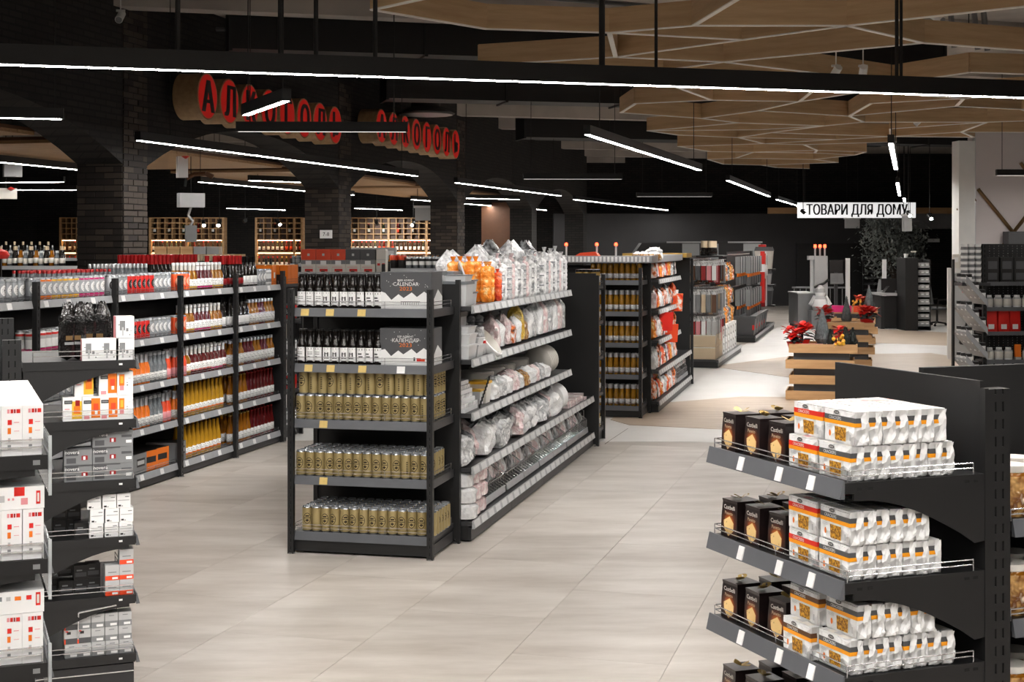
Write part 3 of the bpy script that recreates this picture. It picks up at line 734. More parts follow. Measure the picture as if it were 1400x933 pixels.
def bag_mesh(key, w, d, h, m, seed=0, seal=True, lump=.18, nu=14, nv=10):
    """filled plastic bag: a pillow with crinkles, standing on its base, with a gathered top seal"""
    def mk():
        rg = random.Random(seed); ph = [rg.uniform(0, 6.3) for _ in range(8)]
        def fn(u, v):
            a = 2*math.pi*u
            t = v
            prof = min(1, (t/.08)**.5 if t < .08 else 1)*(1 if t < .72 else max(.05 if not seal else .12, 1-((t-.72)/.28)**1.6*.94))
            wob = 1+lump*(.5*math.sin(3*a+ph[0]+t*5)+.3*math.sin(5*a+ph[1]-t*8)+.25*math.sin(9*a+ph[2]+t*14))*min(1, t*4)
            cx, cy = math.cos(a), math.sin(a)
            sx = abs(cx)**.6*(1 if cx > 0 else -1); sy = abs(cy)**.6*(1 if cy > 0 else -1)
            wx = w/2*(prof if t < .72 else max(prof, .55)); 
            return (sx*wx*wob, sy*d/2*prof*wob, h*t*(1+.03*math.sin(4*a+ph[3])*(t > .6)))
        mm = M().grid(fn, nu, nv, m)
        return mm.mesh('bag', True, 28)
    return cached(('bag', key, seed), mk)
def cup_stack_mesh(key, r, h, m, n=14, ribs=6):
    def mk():
        pr = [(r*.8, 0, m), (r*.86, .004, m)]
        for q in range(ribs):
            z = h*.82*(q+1)/ribs; pr += [(r, z-.012, m), (r, z, 'plastic_grey' if m in ('film_clear', 'film_grey') and q % 2 else m), (r*.9, z+.006, m)]
        pr += [(r*.8, h*.86, m), (r*.2, h*.9, m), (r*.5, h, m), (r*.3, h, m)]
        return M().lathe(pr, n).mesh('cup_stack', True, 60)
    return cached(('cup', key), mk)
def stock(fr, cols, x0, y0, where, rows=1, dy=None, group=None, front='front row', drop=0, end='near end', jitter=4):
    """set columns of goods along a shelf; cols = list of product dicts in order; a dict knows name, mesh, w, desc, cat"""
    x = x0
    for i, p in enumerate(cols):
        w = p['w']
        for r_ in range(p.get('rows', rows)):
            if r_ and RND.random() < drop: continue
            if r_ == 0: n = count((p['desc'], where))
            lb = f"{nth(n)} {p['desc']} from {end}, {front if r_ == 0 else nth(r_)+' row'}, {where}"
            me = p['me'] if not isinstance(p['me'], list) else RND.choice(p['me'])
            o = put(p['name'], me, fr, x+w/2, y0+p.get('d', w)/2+r_*(dy or p.get('d', w)*1.03), p.get('z', 0), RND.uniform(-jitter, jitter)+p.get('rz', 0), label=lb, cat=p['cat'], group=f"{p['desc']} on {where}", kids=p.get('kids', ()) if r_ == 0 else ())
        x += w*1.02
    return x
# ------------------------------------------------------------------ beer rack (end of the middle run)
AF = Fr(-1.485, 9.725, 0, -13.0)
ZS = [.14, .51, .885, 1.255, 1.625]
def end_rack(fr, label, heights=ZS, w=1.0, d=.58, tags=None, h=1.76, rail='rail_grey', left_post=True, name='end_rack'):
    root = empty(name, fr, label, 'shelf rack')
    pm = post_mesh(.04, .035, h, 1, .05, .024, .008)
    for x in ((0, w-.04) if left_post else (w-.04,)): ob('post', pm, root, (x, -.02, 0))
    ob('back_panel', M().box(0, w, d-.025, d, .02, h+.02, 'black_panel').mesh('back_panel'), root)
    ob('post', M().box(w, w+.03, d-.04, d, 0, h+.05, 'black_metal').mesh('post'), root); ob('post', M().box(-.03, 0, d-.04, d, 0, h, 'black_metal').mesh('post'), root)
    b = ob('base', M().box(.03, w-.02, .02, d-.03, .015, heights[0]-.03, 'black_metal').mesh('base'), root)
    ob('side_plate', M().box(w-.02, w-.012, .06, d-.06, .02, heights[0]-.05, 'plinth').mesh('side_plate'), b)
    feet(root, [(.02, 0), (w-.02, 0), (w-.0, d-.02), (0, d-.02)])
    out = []
    for i, z in enumerate(heights):
        out.append(shelf(root, fr, .015, .018, z, 0, w-.03, d-.05, rail, .05, (tags or {}).get(i, ()), sides=(True, True)))
    # grey side lips
    for z in heights[1:]: ob('side_rail', cached(('srail', w, d), lambda: M().box(w-.013, w-.008, .03, d-.04, -.05, .004, 'shelf_steel').mesh('side_rail')), root, (0, 0, z))
    return root, out
Y_ = 'tag_yellow'
root, S = end_rack(AF, 'black free-standing rack of beer cans, bottles and advent calendars', tags={4: [(.07,Y_),(.245,Y_),(.465,Y_)], 3: [(.095,Y_),(.25,Y_),(.47,Y_),(.735,'tag_white')], 2: [(.2,Y_)], 1: [(.2,Y_)]}, )
gold = can_mesh('gold', .168, .033, [(.06,'gold_can'),(.94,'gold_can'),(1,'gold_can')], 18)
SN = ['lowest shelf', 'second lowest shelf', 'middle shelf', 'second shelf from top', 'top shelf']
for si, (x0, rows) in {0: (.055, 6), 1: (.012, 6), 2: (.012, 1)}.items():
    for q in range(14):
        for r_ in range(rows):
            turn = RND.uniform(-28, 28) if RND.random() < .93 else RND.uniform(120, 240)
            lb = f'{nth(q)} gold beer can from left, {"front" if r_ == 0 else nth(r_)} row, {SN[si]} of beer rack'
            put('beer_can', gold, S[si], x0+.033+q*.0665, .055+r_*.0675, 0, turn, lb, 'can', f'gold beer cans on the {SN[si]}')
    if si == 2:
        for q in range(14):
            put('beer_can', gold, S[2], .025+.033+q*.067, .075, .1685, RND.choice([180, 180, 185, 170, 10, -15]), f'{nth(q)} gold beer can from left in upper layer, middle shelf of beer rack', 'can', 'gold beer cans in the upper layer')
        for r_ in range(1, 6):
            for lay in (0, 1):
                put('beer_can', gold, S[2], .915, .055+r_*.07, lay*.1685, RND.uniform(60, 100), f'{nth(r_-1)} gold beer can behind the corner, {("lower","upper")[lay]} layer, middle shelf side', 'can', 'gold beer cans along the rack side')
def beer_parts():
    b = bottle_mesh('beerblack', .232, .0295, 'glass_dark', 'cap_black', None, .42, (.55, .74), .05, 16)
    def lab(m_):
        mm = M(); r = .0299
        mm.grid(lambda u, v: (r*math.sin((u-.5)*2.3), -r*math.cos((u-.5)*2.3), .028+v*.085-(.012*abs(u-.5)*2 if v < .01 else 0)), 8, 2, 'white')
        e = .0004
        for (u0, u1, v0, v1) in m_: mm.grid(lambda u, v: ((r+e)*math.sin((u0+(u1-u0)*u-.5)*2.3), -(r+e)*math.cos((u0+(u1-u0)*u-.5)*2.3), .028+(v0+(v1-v0)*v)*.085), 3, 1, 'ink')
        return mm.mesh('label', True)
    la = lab([(.1,.9,.84,.92),(.25,.75,.6,.64),(.25,.75,.45,.5),(.3,.5,.25,.3)])
    lb = lab([(.08,.92,.86,.93),(.3,.42,.3,.62),(.58,.7,.3,.62),(.42,.58,.5,.55),(.25,.75,.12,.18)])
    lc = lab([(.1,.9,.8,.93),(.22,.6,.48,.58),(.3,.7,.28,.36)])
    nk = M().grid(lambda u, v: (.0137*math.sin((u-.5)*3), -.0137*math.cos((u-.5)*3), .178+v*.03), 6, 1, 'grey_dark').mesh('neck_label', True)
    return b, (la, lb, lc), nk
bb, blab, bneck = beer_parts()
for si in (4, 3):
    for q in range(10):
        k = 0 if q < 3 else 1 if q < 7 else 2
        for r_ in range(2):
            put('beer_bottle', bb, S[si], .022+.03+q*.0595, .05+r_*.064, 0, RND.uniform(-14, 14), f'{nth(q)} black beer bottle from left, {("front","second")[r_]} row, {SN[si]} of beer rack', 'beer bottle', f'black beer bottles on the {SN[si]}', [('label', blab[k], (0,0,0)), ('neck_label', bneck, (0,0,0))] if r_ == 0 else ())
# advent calendar cartons
def calendar(fr, x, y, lines, label, house):
    w, d, h = .35, .26, .245
    o = put('advent_calendar', M().box(0, w, 0, d, 0, h, 'grey_dark').mesh('advent_calendar'), fr, x, y, 0, 0, label, 'advent calendar', 'beer advent calendars')
    e = -.0007
    mt = M().face([(0,e,0),(w,e,0),(w,e,.085),(w*.86,e,.118),(w*.72,e,.082),(w*.62,e,.112),(w*.46,e,.075),(w*.36,e,.1),(w*.22,e,.062),(w*.1,e,.108),(0,e,.12 if not house else .1)], 'white')
    ob('snowy_hills', mt.mesh('snowy_hills'), o)
    sd = M().face([(w-e,0,0),(w-e,d,0),(w-e,d,.08),(w-e,d*.6,.13),(w-e,d*.25,.07),(w-e,0,.085)], 'white'); ob('snowy_hills', sd.mesh('snowy_hills'), o)
    st = M(); rg = random.Random(len(label))
    for q in range(14):
        sx, sz = rg.uniform(.02, w-.02), rg.uniform(.13, h-.01); st.box(sx-.0017, sx+.0017, e*1.5, 0, sz-.0017, sz+.0017, 'white')
    ob('printed_snow', st.mesh('printed_snow'), o, kind='stuff')
    t = M(); t.text(lines[0], .018, 'white', (w*.5, e*2, .185), (1,0,0), (0,0,1)); t.text(lines[1], .034, 'white', (w*.5, e*2, .155), (1,0,0), (0,0,1)); ob('title', t.mesh('title'), o)
    ob('year', M().text('2023', .036, 'orange', (w*.5, e*2, .124), (1.25,0,0), (0,0,1)).mesh('year'), o)
    pm = M(); 
    if house: pm.box(w*.72, w*.8, e*2, 0, .03, .052, 'red').box(w*.8, w*.88, e*2, 0, .03, .045, 'orange_red').box(w*.66, w*.69, e*2, 0, .032, .056, 'ink')
    else:
        pm.box(w*.4, w*.78, e*2, 0, .05, .053, 'grey_dark')
        for q in range(9): pm.box(w*(.41+.042*q), w*(.418+.042*q), e*2, 0, .03, .05, 'grey_dark')
    ob('printed_scene', pm.mesh('printed_scene'), o, kind='stuff')
calendar(S[4], .606, .035, ('BEER ADVENT', '·CALENDAR·'), 'dark grey advent calendar carton with English title, top shelf', False)
calendar(S[3], .604, .035, ('БІР АДВЕНТ', '·КАЛЕНДАР·'), 'dark grey advent calendar carton with Cyrillic title, second shelf', True)
# ------------------------------------------------------------------ middle run behind it (disposable tableware)
BAY = 1.23
def run_rack(fr, label, x_front, y0, bays, depth, heights, upper=None, h=1.76, rail='rail_pale', side=1, cx=.5, name='gondola_rack', plinth='plinth', tagn=6, last_panel=True):
    """one-sided run whose shelf fronts face +x at x_front; bays = list of widths; upper = how many bays carry the upper shelves"""
    root = empty(name, fr.sub(0, 0), label, 'shelf rack'); fs = {}
    upper = upper if upper is not None else len(bays)
    y = y0
    for i, w in enumerate(bays):
        ob('back_panel', cached(('bp', w, h), lambda: M().box(0, .025, .002, w-.002, .05, h, 'black_panel').mesh('back_panel')), root, (cx, y, 0))
        ob('plinth_panel', cached(('pl', w, plinth), lambda: M().box(-.02, 0, .002, w-.002, .012, .10, plinth).mesh('plinth_panel')), root, (x_front-.005, y, 0))
        for k, z in enumerate(heights):
            if k and i >= upper and k != 1: continue
            d = depth if k == 0 else depth-.02
            fs[(i, k)] = shelf(root, fr, x_front-(0 if k == 0 else .005), y+.003, z, 90, w-.006, d, rail, .05, [(q*(w/tagn)+.03, 'tag_pale') for q in range(tagn)], wire=False, tw=w/tagn*.7)
        y += w
    ob('base_end', M().box(cx, x_front-.025, y0, y0+.02, .012, .11, 'black_metal').mesh('base_end'), root)
    return root, fs, y
root, SA, yend = run_rack(AF, 'black shelving run full of wrapped disposable tableware', 1.10, .61, [BAY]*4, .5, ZS, upper=3, h=1.78)
ob('wire_fence', wire_mesh(.44, .3, (False, False), .05), root, (.62, .615, .142), 0)
# loose frames: far end post and slim end rack
root, SE = end_rack(AF.sub(1.12, 6.12, 0, 180), 'slim black rack on the far end of the tableware run', w=1.0, h=1.74)
jar = bottle_mesh('honeyjar', .17, .035, 'amber_light', 'cap_black', (.2,.55,'offwhite'), .7, (.6,.8), .16, 10)
for k, s_ in enumerate(S[:0]): pass
for k, s_ in enumerate(SE):
    stock(s_, [dict(name='jar', me=jar, w=.075, desc='small amber jar', cat='jar')]*3, .02, .03, f'slim end rack {SN[k]}', rows=4, end='aisle side')
# products of the tableware run -------------------------------------------------
def tub(w, d, h, lid='plastic_grey', body='plastic_frost'):
    return cached(('tub', w, d, h, lid, body), lambda: (M().frustum((w*.44, d*.44), (w/2, d/2), 0, h*.88, body).mesh('food_container'), M().box(-w/2-.006, w/2+.006, -d/2-.006, d/2+.006, h*.88, h, lid).mesh('lid')))
def put_tub(fr, x, y, z, w, d, h, label, lid='plastic_grey', body='plastic_frost', rz=0, group='food containers'):
    b, l = tub(w, d, h, lid, body); return put('food_container', b, fr, x, y, z, rz, label, 'food container', group, [('lid', l, (0,0,0))])
T1, T2, T3, T4, T5 = [ [SA.get((i, k)) for i in range(4)] for k in (4, 3, 2, 1, 0) ]
# top shelf
f = T1[0]
put_tub(f, .12, .12, 0, .2, .16, .17, 'grey-lidded food container at the near corner of top tableware shelf')
put_tub(f, .12, .12, .171, .19, .15, .045, 'shallow grey-lidded container stacked on the corner container')
put_tub(f, .33, .13, 0, .13, .14, .09, 'small grey-lidded container beside the corner container'); put_tub(f, .33, .13, .091, .13, .14, .085, 'small grey-lidded container stacked second from corner')
put_tub(f, .1, .34, 0, .22, .2, .24, 'tall grey-lidded container at the back of the top shelf'); put_tub(f, .38, .3, .0, .24, .2, .235, 'wide container with dark grey lid behind the small ones')
put('cutting_board', M().box(-.13,.13,-.006,.006,0,.3,'grey_light').box(-.03,.03,-.0075,.0075,.25,.27,'grey_dark').mesh('cutting_board'), f, .55, .14, 0, 18, 'grey board leaning between containers and orange cups', 'cutting board', rot=(-18, 16))
mo = cup_stack_mesh('orange', .042, .3, 'film_orange'); mo2 = cup_stack_mesh('orange2', .045, .34, 'film_orange', 14, 7)
for q, (x, y, z, me) in enumerate(((.74,.08,0,mo),(.84,.08,0,mo),(.78,.17,0,mo2),(.9,.17,0,mo),(.7,.2,0,mo2),(.62,.3,0,mo2),(.82,.3,0,mo2))):
    put('cup_stack', me, f, x, y, z, q*40, f'{nth(q)} wrapped stack of orange paper cups on top tableware shelf', 'cup stack', 'orange cup stacks')
cups = [cup_stack_mesh(f'c{m}', .042, h, m, 12, 7) for m, h in (('film_white',.34),('film_clear',.4),('film_grey',.38),('film_rose',.36),('film_white',.42))]
k = 0
for bi, (xs, n) in enumerate((((.98, 1.2), 3), ((.05, 1.18), 11), ((.05, 1.2), 12))):
    for r_ in range(3):
        for q in range(n):
            x = xs[0]+(xs[1]-xs[0])*(q+.5)/n; hmax = 1+.0*r_
            me = cups[(q*2+r_*3+bi) % 5]
            if bi == 0 and r_ == 0 and q == 0: me = cup_stack_mesh('redw', .035, .25, 'film_red', 12, 5)
            o = put('cup_stack', me, T1[bi], x, .06+r_*.13, 0, RND.uniform(0, 90), (f'{nth(k)} wrapped column of plastic cups after the orange ones, front row' if r_ == 0 else f'{nth(q)} wrapped column of plastic cups, {("second","back")[r_-1]} row, {("near","middle","far")[bi]} bay'), 'cup stack', 'wrapped cup columns' if r_ == 0 else f'wrapped cup columns {r_} {bi}')
            o.scale.z = RND.uniform(.72, 1.0) if bi < 2 else RND.uniform(.9, 1.04)
            k += r_ == 0
# generous clear bags lying over the cups at the back
for q, (b, x, y, z, w, h) in enumerate(((1,.25,.33,.0,.34,.42),(1,.75,.36,.0,.4,.46),(2,.3,.36,0,.44,.46),(2,.9,.36,0,.42,.46),(0,.9,.4,0,.34,.38))):
    put('plastic_bag', bag_mesh(f'big{q}', w, .2, h, 'film_dark' if q in (1, 3) else 'film_clear', q), T1[b], x, y, z, 0, f'{nth(q)} tall clear bag at the back of the top tableware shelf', 'bag', 'tall clear bags')
# second shelf
f = T2[0]
for q, (x, y, z, w, d, h) in enumerate(((.13,.1,0,.22,.16,.1),(.13,.1,.101,.22,.16,.075),(.13,.1,.177,.21,.15,.05),(.14,.28,0,.24,.18,.25),(.36,.1,0,.18,.16,.085),(.36,.1,.086,.18,.16,.045),(.37,.27,0,.2,.17,.15))):
    put_tub(f, x, y, z, w, d, h, f'{nth(q)} frosted white food container on second tableware shelf', 'plastic_frost')
put_tub(f, .5, .3, .0, .26, .2, .31, 'grey-lidded container hanging high at the back, second tableware shelf')
put('jar', M().lathe([(.05,0,'film_white'),(.055,.01,'film_white'),(.055,.075,'film_white'),(.057,.08,'red'),(.057,.1,'red'),(.045,.11,'film_white'),(.04,.2,'film_clear')],16).mesh('jar', True), f, .55, .09, 0, 0, 'clear jar with a red band on second tableware shelf', 'jar')
put('bowl', M().lathe([(.05,0,'white'),(.09,.03,'white'),(.12,.09,'white'),(.128,.13,'white'),(.118,.135,'white'),(.1,.08,'offwhite')],20).mesh('bowl', True), f, .72, .14, 0, 0, 'white bowl standing tilted on second tableware shelf', 'bowl', rot=(50, 0))
put('bowl', M().lathe([(.05,0,'white'),(.09,.03,'white'),(.12,.09,'white'),(.124,.12,'white'),(.118,.122,'white'),(.1,.07,'offwhite')],20).mesh('bowl', True), f, .7, .32, 0, 0, 'white bowl at the back of second tableware shelf', 'bowl')
spec2 = [(0,.98,.1,.15,.24,'film_rose'),(0,1.12,.1,.14,.22,'film_white'),(1,.1,.1,.16,.25,'film_rose'),(1,.28,.1,.14,.2,'film_toy'),(1,.42,.09,.13,.22,'film_white'),(1,.58,.1,.1,.31,'film_yellow'),(1,.72,.1,.14,.2,'film_tan'),(1,.9,.1,.16,.26,'film_white'),(1,1.08,.1,.15,.28,'film_clear'),(2,.1,.1,.16,.3,'film_white'),(2,.3,.1,.16,.3,'film_rose'),(2,.5,.1,.16,.3,'film_clear'),(2,.72,.1,.16,.32,'film_white'),(2,.95,.1,.16,.3,'film_rose'),(2,1.12,.1,.14,.3,'film_clear')]
for q, (b, x, y, w, h, m) in enumerate(spec2):
    put('plastic_bag', bag_mesh(f's2{w}{m}{h}', w, .13, h, m, q), T2[b], x, y, 0, RND.uniform(-8, 8), f'{nth(q)} upright bag in front, second tableware shelf', 'bag', 'bags on second tableware shelf')
for q in range(9):
    b = 0 if q < 2 else 1 if q < 5 else 2
    put('cup_stack', cups[q % 5], T2[b], [.9,1.1,.15,.5,.9,.1,.4,.7,1.0][q], .3, 0, 0, f'{nth(q)} cup column at the back, second tableware shelf', 'cup stack', 'back cup columns second shelf').scale.z = .72
# third shelf: folded trays with black wire ends, bags, leaning plates
f = T3[0]
for q in range(7):
    z = q*.03; w = .36-.012*q
    o = put('foil_tray_pack', M().box(0, w, 0, .3, 0, .028, 'film_white' if q % 2 else 'plastic_frost').mesh('foil_tray_pack'), f, .02, .05+.01*q, z, RND.uniform(-2, 2), f'{nth(q)} flat white tray pack from the bottom of its stack', 'tray pack', 'stacked tray packs')
    if q > 5: continue
cw = M()
for q in range(9):
    x = .36+.035*q; z = .012+.022*q
    for t in range(10):
        a0, a1 = t/10*2*math.pi, (t+1)/10*2*math.pi
        cw.tube((x+.012*math.cos(a0), .012, z+.016*math.sin(a0)), (x+.012*math.cos(a1), .012, z+.016*math.sin(a1)), .0035, 'ink', 4, cap=False)
ob('whisk_pack', cw.mesh('whisk_pack'), None, f.P(0, .02, .0), f.rz, label='pack of black wire loops on third tableware shelf', cat='whisk pack', kind='stuff')
put_tub(f, .72, .12, 0, .15, .13, .16, 'white tub with yellow lid band on third tableware shelf', 'yellow', 'offwhite'); put_tub(f, .6, .14, 0, .12, .13, .11, 'smaller tub with yellow band on third tableware shelf', 'yellow')
put_tub(f, .3, .38, .0, .3, .16, .3, 'dark grey-lidded container at the back, third tableware shelf')
spec3 = [(0,.88,.1,.2,.15,'film_white'),(0,1.08,.1,.2,.17,'film_clear'),(1,.08,.1,.2,.15,'film_white'),(1,.28,.1,.2,.18,'film_rose'),(1,.5,.1,.2,.15,'film_white'),(1,.7,.1,.18,.14,'film_tan'),(1,.9,.1,.2,.16,'film_white'),(1,1.1,.1,.18,.15,'film_rose'),(2,.1,.1,.2,.15,'film_clear'),(2,.3,.1,.18,.13,'film_white')]
for q, (b, x, y, w, h, m) in enumerate(spec3):
    put('plastic_bag', bag_mesh(f's3{m}{h}', w, .15, h, m, q+30, True, .25), T3[b], x, y, 0, RND.uniform(-20, 20), f'{nth(q)} slumped white bag in front, third tableware shelf', 'bag', 'bags on third tableware shelf')
pl_me = M().lathe([(.06,0,'offwhite'),(.085,.004,'offwhite'),(.13,.022,'offwhite'),(.132,.026,'offwhite'),(.09,.01,'white'),(.01,.008,'white')],24).mesh('plate', True)
for q in range(8): put('plate', pl_me, T3[2], .46+.045*q, .16, .13, 90, f'{nth(q)} white plate leaning at the far end, third tableware shelf', 'plate', 'leaning white plates', rot=(0, 0)).rotation_euler = (math.radians(78), 0, f.rz+math.radians(78))
for q in range(5): put('basin', M().lathe([(.1,0,'offwhite'),(.13,.06,'beige'),(.15,.16,'offwhite'),(.14,.17,'offwhite')],18).mesh('basin', True), T3[1] if q < 3 else T3[2], .2+.38*(q % 3), .34, 0, 0, f'{nth(q)} large pale basin at the back, third tableware shelf', 'basin', 'pale basins')
# fourth shelf: clear bags piled, knife packs, flat packs in the last bay
for q in range(22):
    b = q//7 if q < 21 else 2; x = .1+(q % 7)*.165
    m = ['film_clear','film_grey','film_white','film_dark','film_clear','film_white','film_rose'][(q*3) % 7]
    put('plastic_bag', bag_mesh(f's4{q % 7}', .2, .18, .24, m, q % 7+60, True, .3), T4[min(2, b)], x, .1+.03*(q % 3), 0, RND.uniform(-25, 25), f'{nth(q)} crinkled clear bag of cutlery, fourth tableware shelf', 'bag', 'clear bags on fourth tableware shelf', rot=(RND.uniform(-12, 6), RND.uniform(-16, 16)))
for q in range(10):
    put('plastic_bag', bag_mesh(f's4{q % 7}', .2, .18, .24, ['film_dark','film_grey','film_clear'][q % 3], q % 7+60, True, .3), T4[q % 3], .12+.24*(q//3)+.05*(q % 2), .33, 0, RND.uniform(-40, 40), f'{nth(q)} clear bag at the back, fourth tableware shelf', 'bag', 'back bags fourth shelf')
put('knife_pack', M().box(-.05,.05,-.01,.01,0,.3,'white').box(-.03,.02,-.012,.012,.05,.24,'red').box(-.012,.012,-.008,.008,.3,.36,'orange_red').mesh('knife_pack'), T4[2], .78, .06, 0, 20, 'upright pack with a red handle, fourth tableware shelf', 'utensil pack', rot=(-8, 6))
for q in range(3): put('plate_pack', M().lathe([(.1,0,'film_white'),(.13,.01,'white'),(.13,.05,'white'),(.1,.055,'film_white')],20).mesh('plate_pack', True), T4[2], .92+.07*q, .13, .13, 0, f'{nth(q)} round white plate pack standing up, fourth tableware shelf', 'plate pack', 'standing plate packs').rotation_euler = (math.radians(80), 0, f.rz+math.radians(75))
for q in range(6): put('napkin_pack', M().box(-.13,.13,-.13,.13,0,.03,'film_rose').mesh('napkin_pack'), T4[3], .2+.3*(q % 3), .16, .031*(q//3), RND.uniform(-8, 8), f'{nth(q)} flat rose napkin pack on the low last bay', 'napkin pack', 'flat napkin packs')
# base shelf: pillow packs, then tilted wire baskets with bags
f = T5[0]
for q in range(9):
    x, y, z = .1+.16*(q % 3), .12, .11*(q//3)
    put('tissue_pack', bag_mesh(f'tp{q % 3}', .19, .26, .13, 'film_rose' if q % 4 else 'film_white', q % 3+90, False, .06), f, x, y+RND.uniform(0, .03), z, RND.uniform(-4, 4), f'{nth(q)} soft white tissue pack piled at the near end of the base', 'tissue pack', 'piled tissue packs')
def wire_basket(fr, x, w, d, label):
    root = empty('wire_basket', fr.sub(x, .06, .045), label, 'wire basket', 'tilted wire baskets')
    ob('basket_rim', M().path([(0,0,.1),(w,0,.1),(w,d,.34),(0,d,.34),(0,0,.1)], .004, 'wire', 5).path([(0,0,0),(w,0,0),(w,d,.2),(0,d,.2),(0,0,0)], .004, 'wire', 5).mesh('basket_rim'), root)
    rails = M()
    for q in range(int(w/.075)+1):
        xx = w*q/int(w/.075); rails.tube((xx,0,0),(xx,0,.1), .0022, 'wire', 4); rails.tube((xx,0,0),(xx,d,.2), .0022, 'wire', 4)
    ob('wires', rails.mesh('wires'), root); ob('price_rail', M().prism([(-.02,-.03),(-.012,.02),(-.006,.02),(-.006,-.03)], 'x', 0, w, 'rail_pale').mesh('price_rail'), root)
    for q in range(int(w/.16)):
        ob('divider', M().path([(0,.01,.1),(0,.01,.2),(0,d*.7,.36),(0,d*.7,.3)], .003, 'wire', 4).path([(0,.09,.1),(0,.09,.24)], .002, 'wire', 4).path([(0,.16,.12),(0,.16,.29)], .002, 'wire', 4).mesh('divider'), root, (.08+q*.16, 0, 0))
    return fr.sub(x, .06, .045)
bq = 0
for b, xs in ((0, ((.5, .68),)), (1, ((.02, .58), (.62, .58))), (2, ((.02, .58), (.62, .58))), (3, ((.02, .6), (.64, .5)))):
    for x, w in xs:
        wf_ = wire_basket(T5[b], x, w, .34, f'{nth(bq)} tilted wire basket of wrapped goods on the base'); bq += 1
        for q in range(int(w/.12)):
            m = ['film_clear','film_grey','film_rose','film_white','film_dark','film_red','film_yellow'][(q+bq*2) % (5 if b < 2 else 7)]
            put('plastic_bag', bag_mesh(f'bk{q % 4}', .14, .13, .27, m, q % 4+120, True, .22), wf_, .07+q*.12, .075, .05, RND.uniform(-20, 20), f'{nth(q)} wrapped bag in the {nth(bq-1)} tilted basket', 'bag', 'bags in the tilted baskets', rot=(-25, RND.uniform(-8, 8)))
# ------------------------------------------------------------------ drinks rack on the left
LR = Fr(-2.94, 12.93, 0, ALPHA)
ZL = [.12, .50, .87, 1.25, 1.635]
LB = [(-3.48, 1.16), (-2.32, 1.16), (-1.16, 1.16), (0, 1.17), (1.17, 1.17)]
root = empty('drinks_rack', LR, 'long black drinks rack with slotted front posts', 'shelf rack')
pm = post_mesh(.045, .04, 1.78, 1, .05, .024, .01)
pts = [b[0] for b in LB]+[2.34]
for y in pts:
    ob('post', pm, root, (.03, y-.022, 0), math.pi/2); ob('post', cached('lpost', lambda: M().box(-.02,.02,-.02,.02,0,1.7,'black_metal').mesh('post')), root, (-.52, y, 0))
feet(root, [(.02, y) for y in pts])
SL = {}
for i, (y, w) in enumerate(LB):
    ob('back_panel', cached(('lbp', w), lambda: M().box(0, .02, .003, w-.003, .05, 1.62, 'black_panel').mesh('back_panel')), root, (-.5, y, 0))
    ob('plinth_panel', cached(('lpl', w), lambda: M().box(-.03, -.01, .003, w-.003, .012, .075, 'plinth').mesh('plinth_panel')), root, (0, y, 0))
    for k, z in enumerate(ZL):
        SL[(i, k)] = shelf(root, LR, -.012, y+.024, z, 90, w-.05, .47, 'rail_pale', .05, (.1, .42, .78), wire=True, hgt=.04, tw=.06)
ob('end_panel', M().box(-.5, -.02, 2.345, 2.37, .02, 1.62, 'black_panel').mesh('end_panel'), root)
def pd(name, me, w, desc, cat, **k): return dict(name=name, me=me, w=w, desc=desc, cat=cat, **k)
C = lambda key, bands, desc, h=.168: pd('drink_can', can_mesh(key, h, .034, bands, 12), .074, desc, 'can')
P = {}
P['s'] = C('silv', [(.06,'silver_can'),(1,'can_silver_m')], 'silver drink can')
P['so'] = C('silvo', [(.06,'silver_can'),(1,'can_orange_m')], 'silver can with orange bands')
P['sy'] = C('silvy', [(.06,'silver_can'),(1,'can_yellow_m')], 'silver can with yellow bands')
P['sm'] = C('silvm', [(.06,'silver_can'),(1,'can_magenta_m')], 'silver can with magenta bands')
P['r'] = C('redc', [(.06,'silver_can'),(1,'can_red_m')], 'red drink can')
P['sb'] = C('silvb', [(.06,'silver_can'),(1,'can_black_m')], 'black and silver drink can')
P['o'] = C('oran', [(.06,'silver_can'),(1,'can_or_m')], 'orange-red drink can')
P['wp'] = C('whp', [(.2,'magenta'),(.6,'white'),(.75,'grey_light'),(.85,'red'),(1,'white')], 'white can with rose print')
B = lambda key, h, r, g, cap, lab, desc, **k: pd('bottle', bottle_mesh(key, h, r, g, cap, lab, **k), max(.076, r*2.16), desc, 'bottle')
P['sp'] = B('spy', .25, .036, 'glass_amber', 'white', (.1,.4,'label_print'), 'amber spirit bottle with white label', foot=(.16,'yellow'), l2=(.72,.9,'offwhite'), caph=.1)
P['sr'] = B('spr', .25, .036, 'glass_wine', 'white', (.12,.42,'label_print'), 'red spirit bottle with white label', foot=(.17,'red'), l2=(.72,.9,'offwhite'), caph=.1)
P['spk'] = B('spk', .25, .036, 'glass_wine', 'white', (.08,.42,'label_print'), 'spirit bottle with pink-edged label', foot=(.15,'magenta'), l2=(.72,.88,'white'), caph=.1)
P['rc'] = B('rcw', .31, .037, 'glass_dark', 'cap_red', (.1,.3,'red_deep'), 'black bottle with red foil neck', neck=.42, caph=.27)
P['ch'] = B('chp', .30, .041, 'glass_dark', 'black_gloss', (.08,.36,'white'), 'black champagne bottle with white label', neck=.34, caph=.2)
P['wb'] = B('whb', .25, .036, 'glass_amber', 'silver', (.1,.46,'label_grey'), 'amber bottle with big white label', caph=.12)
P['wr'] = B('whr', .25, .036, 'glass_wine', 'silver', (.1,.46,'label_grey'), 'red bottle with big white label', caph=.12)
P['ob'] = B('orb', .25, .035, 'orange', 'silver', (.06,.34,'label_grey'), 'orange soda bottle with silver neck', foil='silver', neck=.4, caph=.1)
P['cb'] = B('clb', .25, .035, 'glass_clear', 'silver', (.08,.34,'label_grey'), 'clear soda bottle with silver neck', neck=.4, caph=.1)
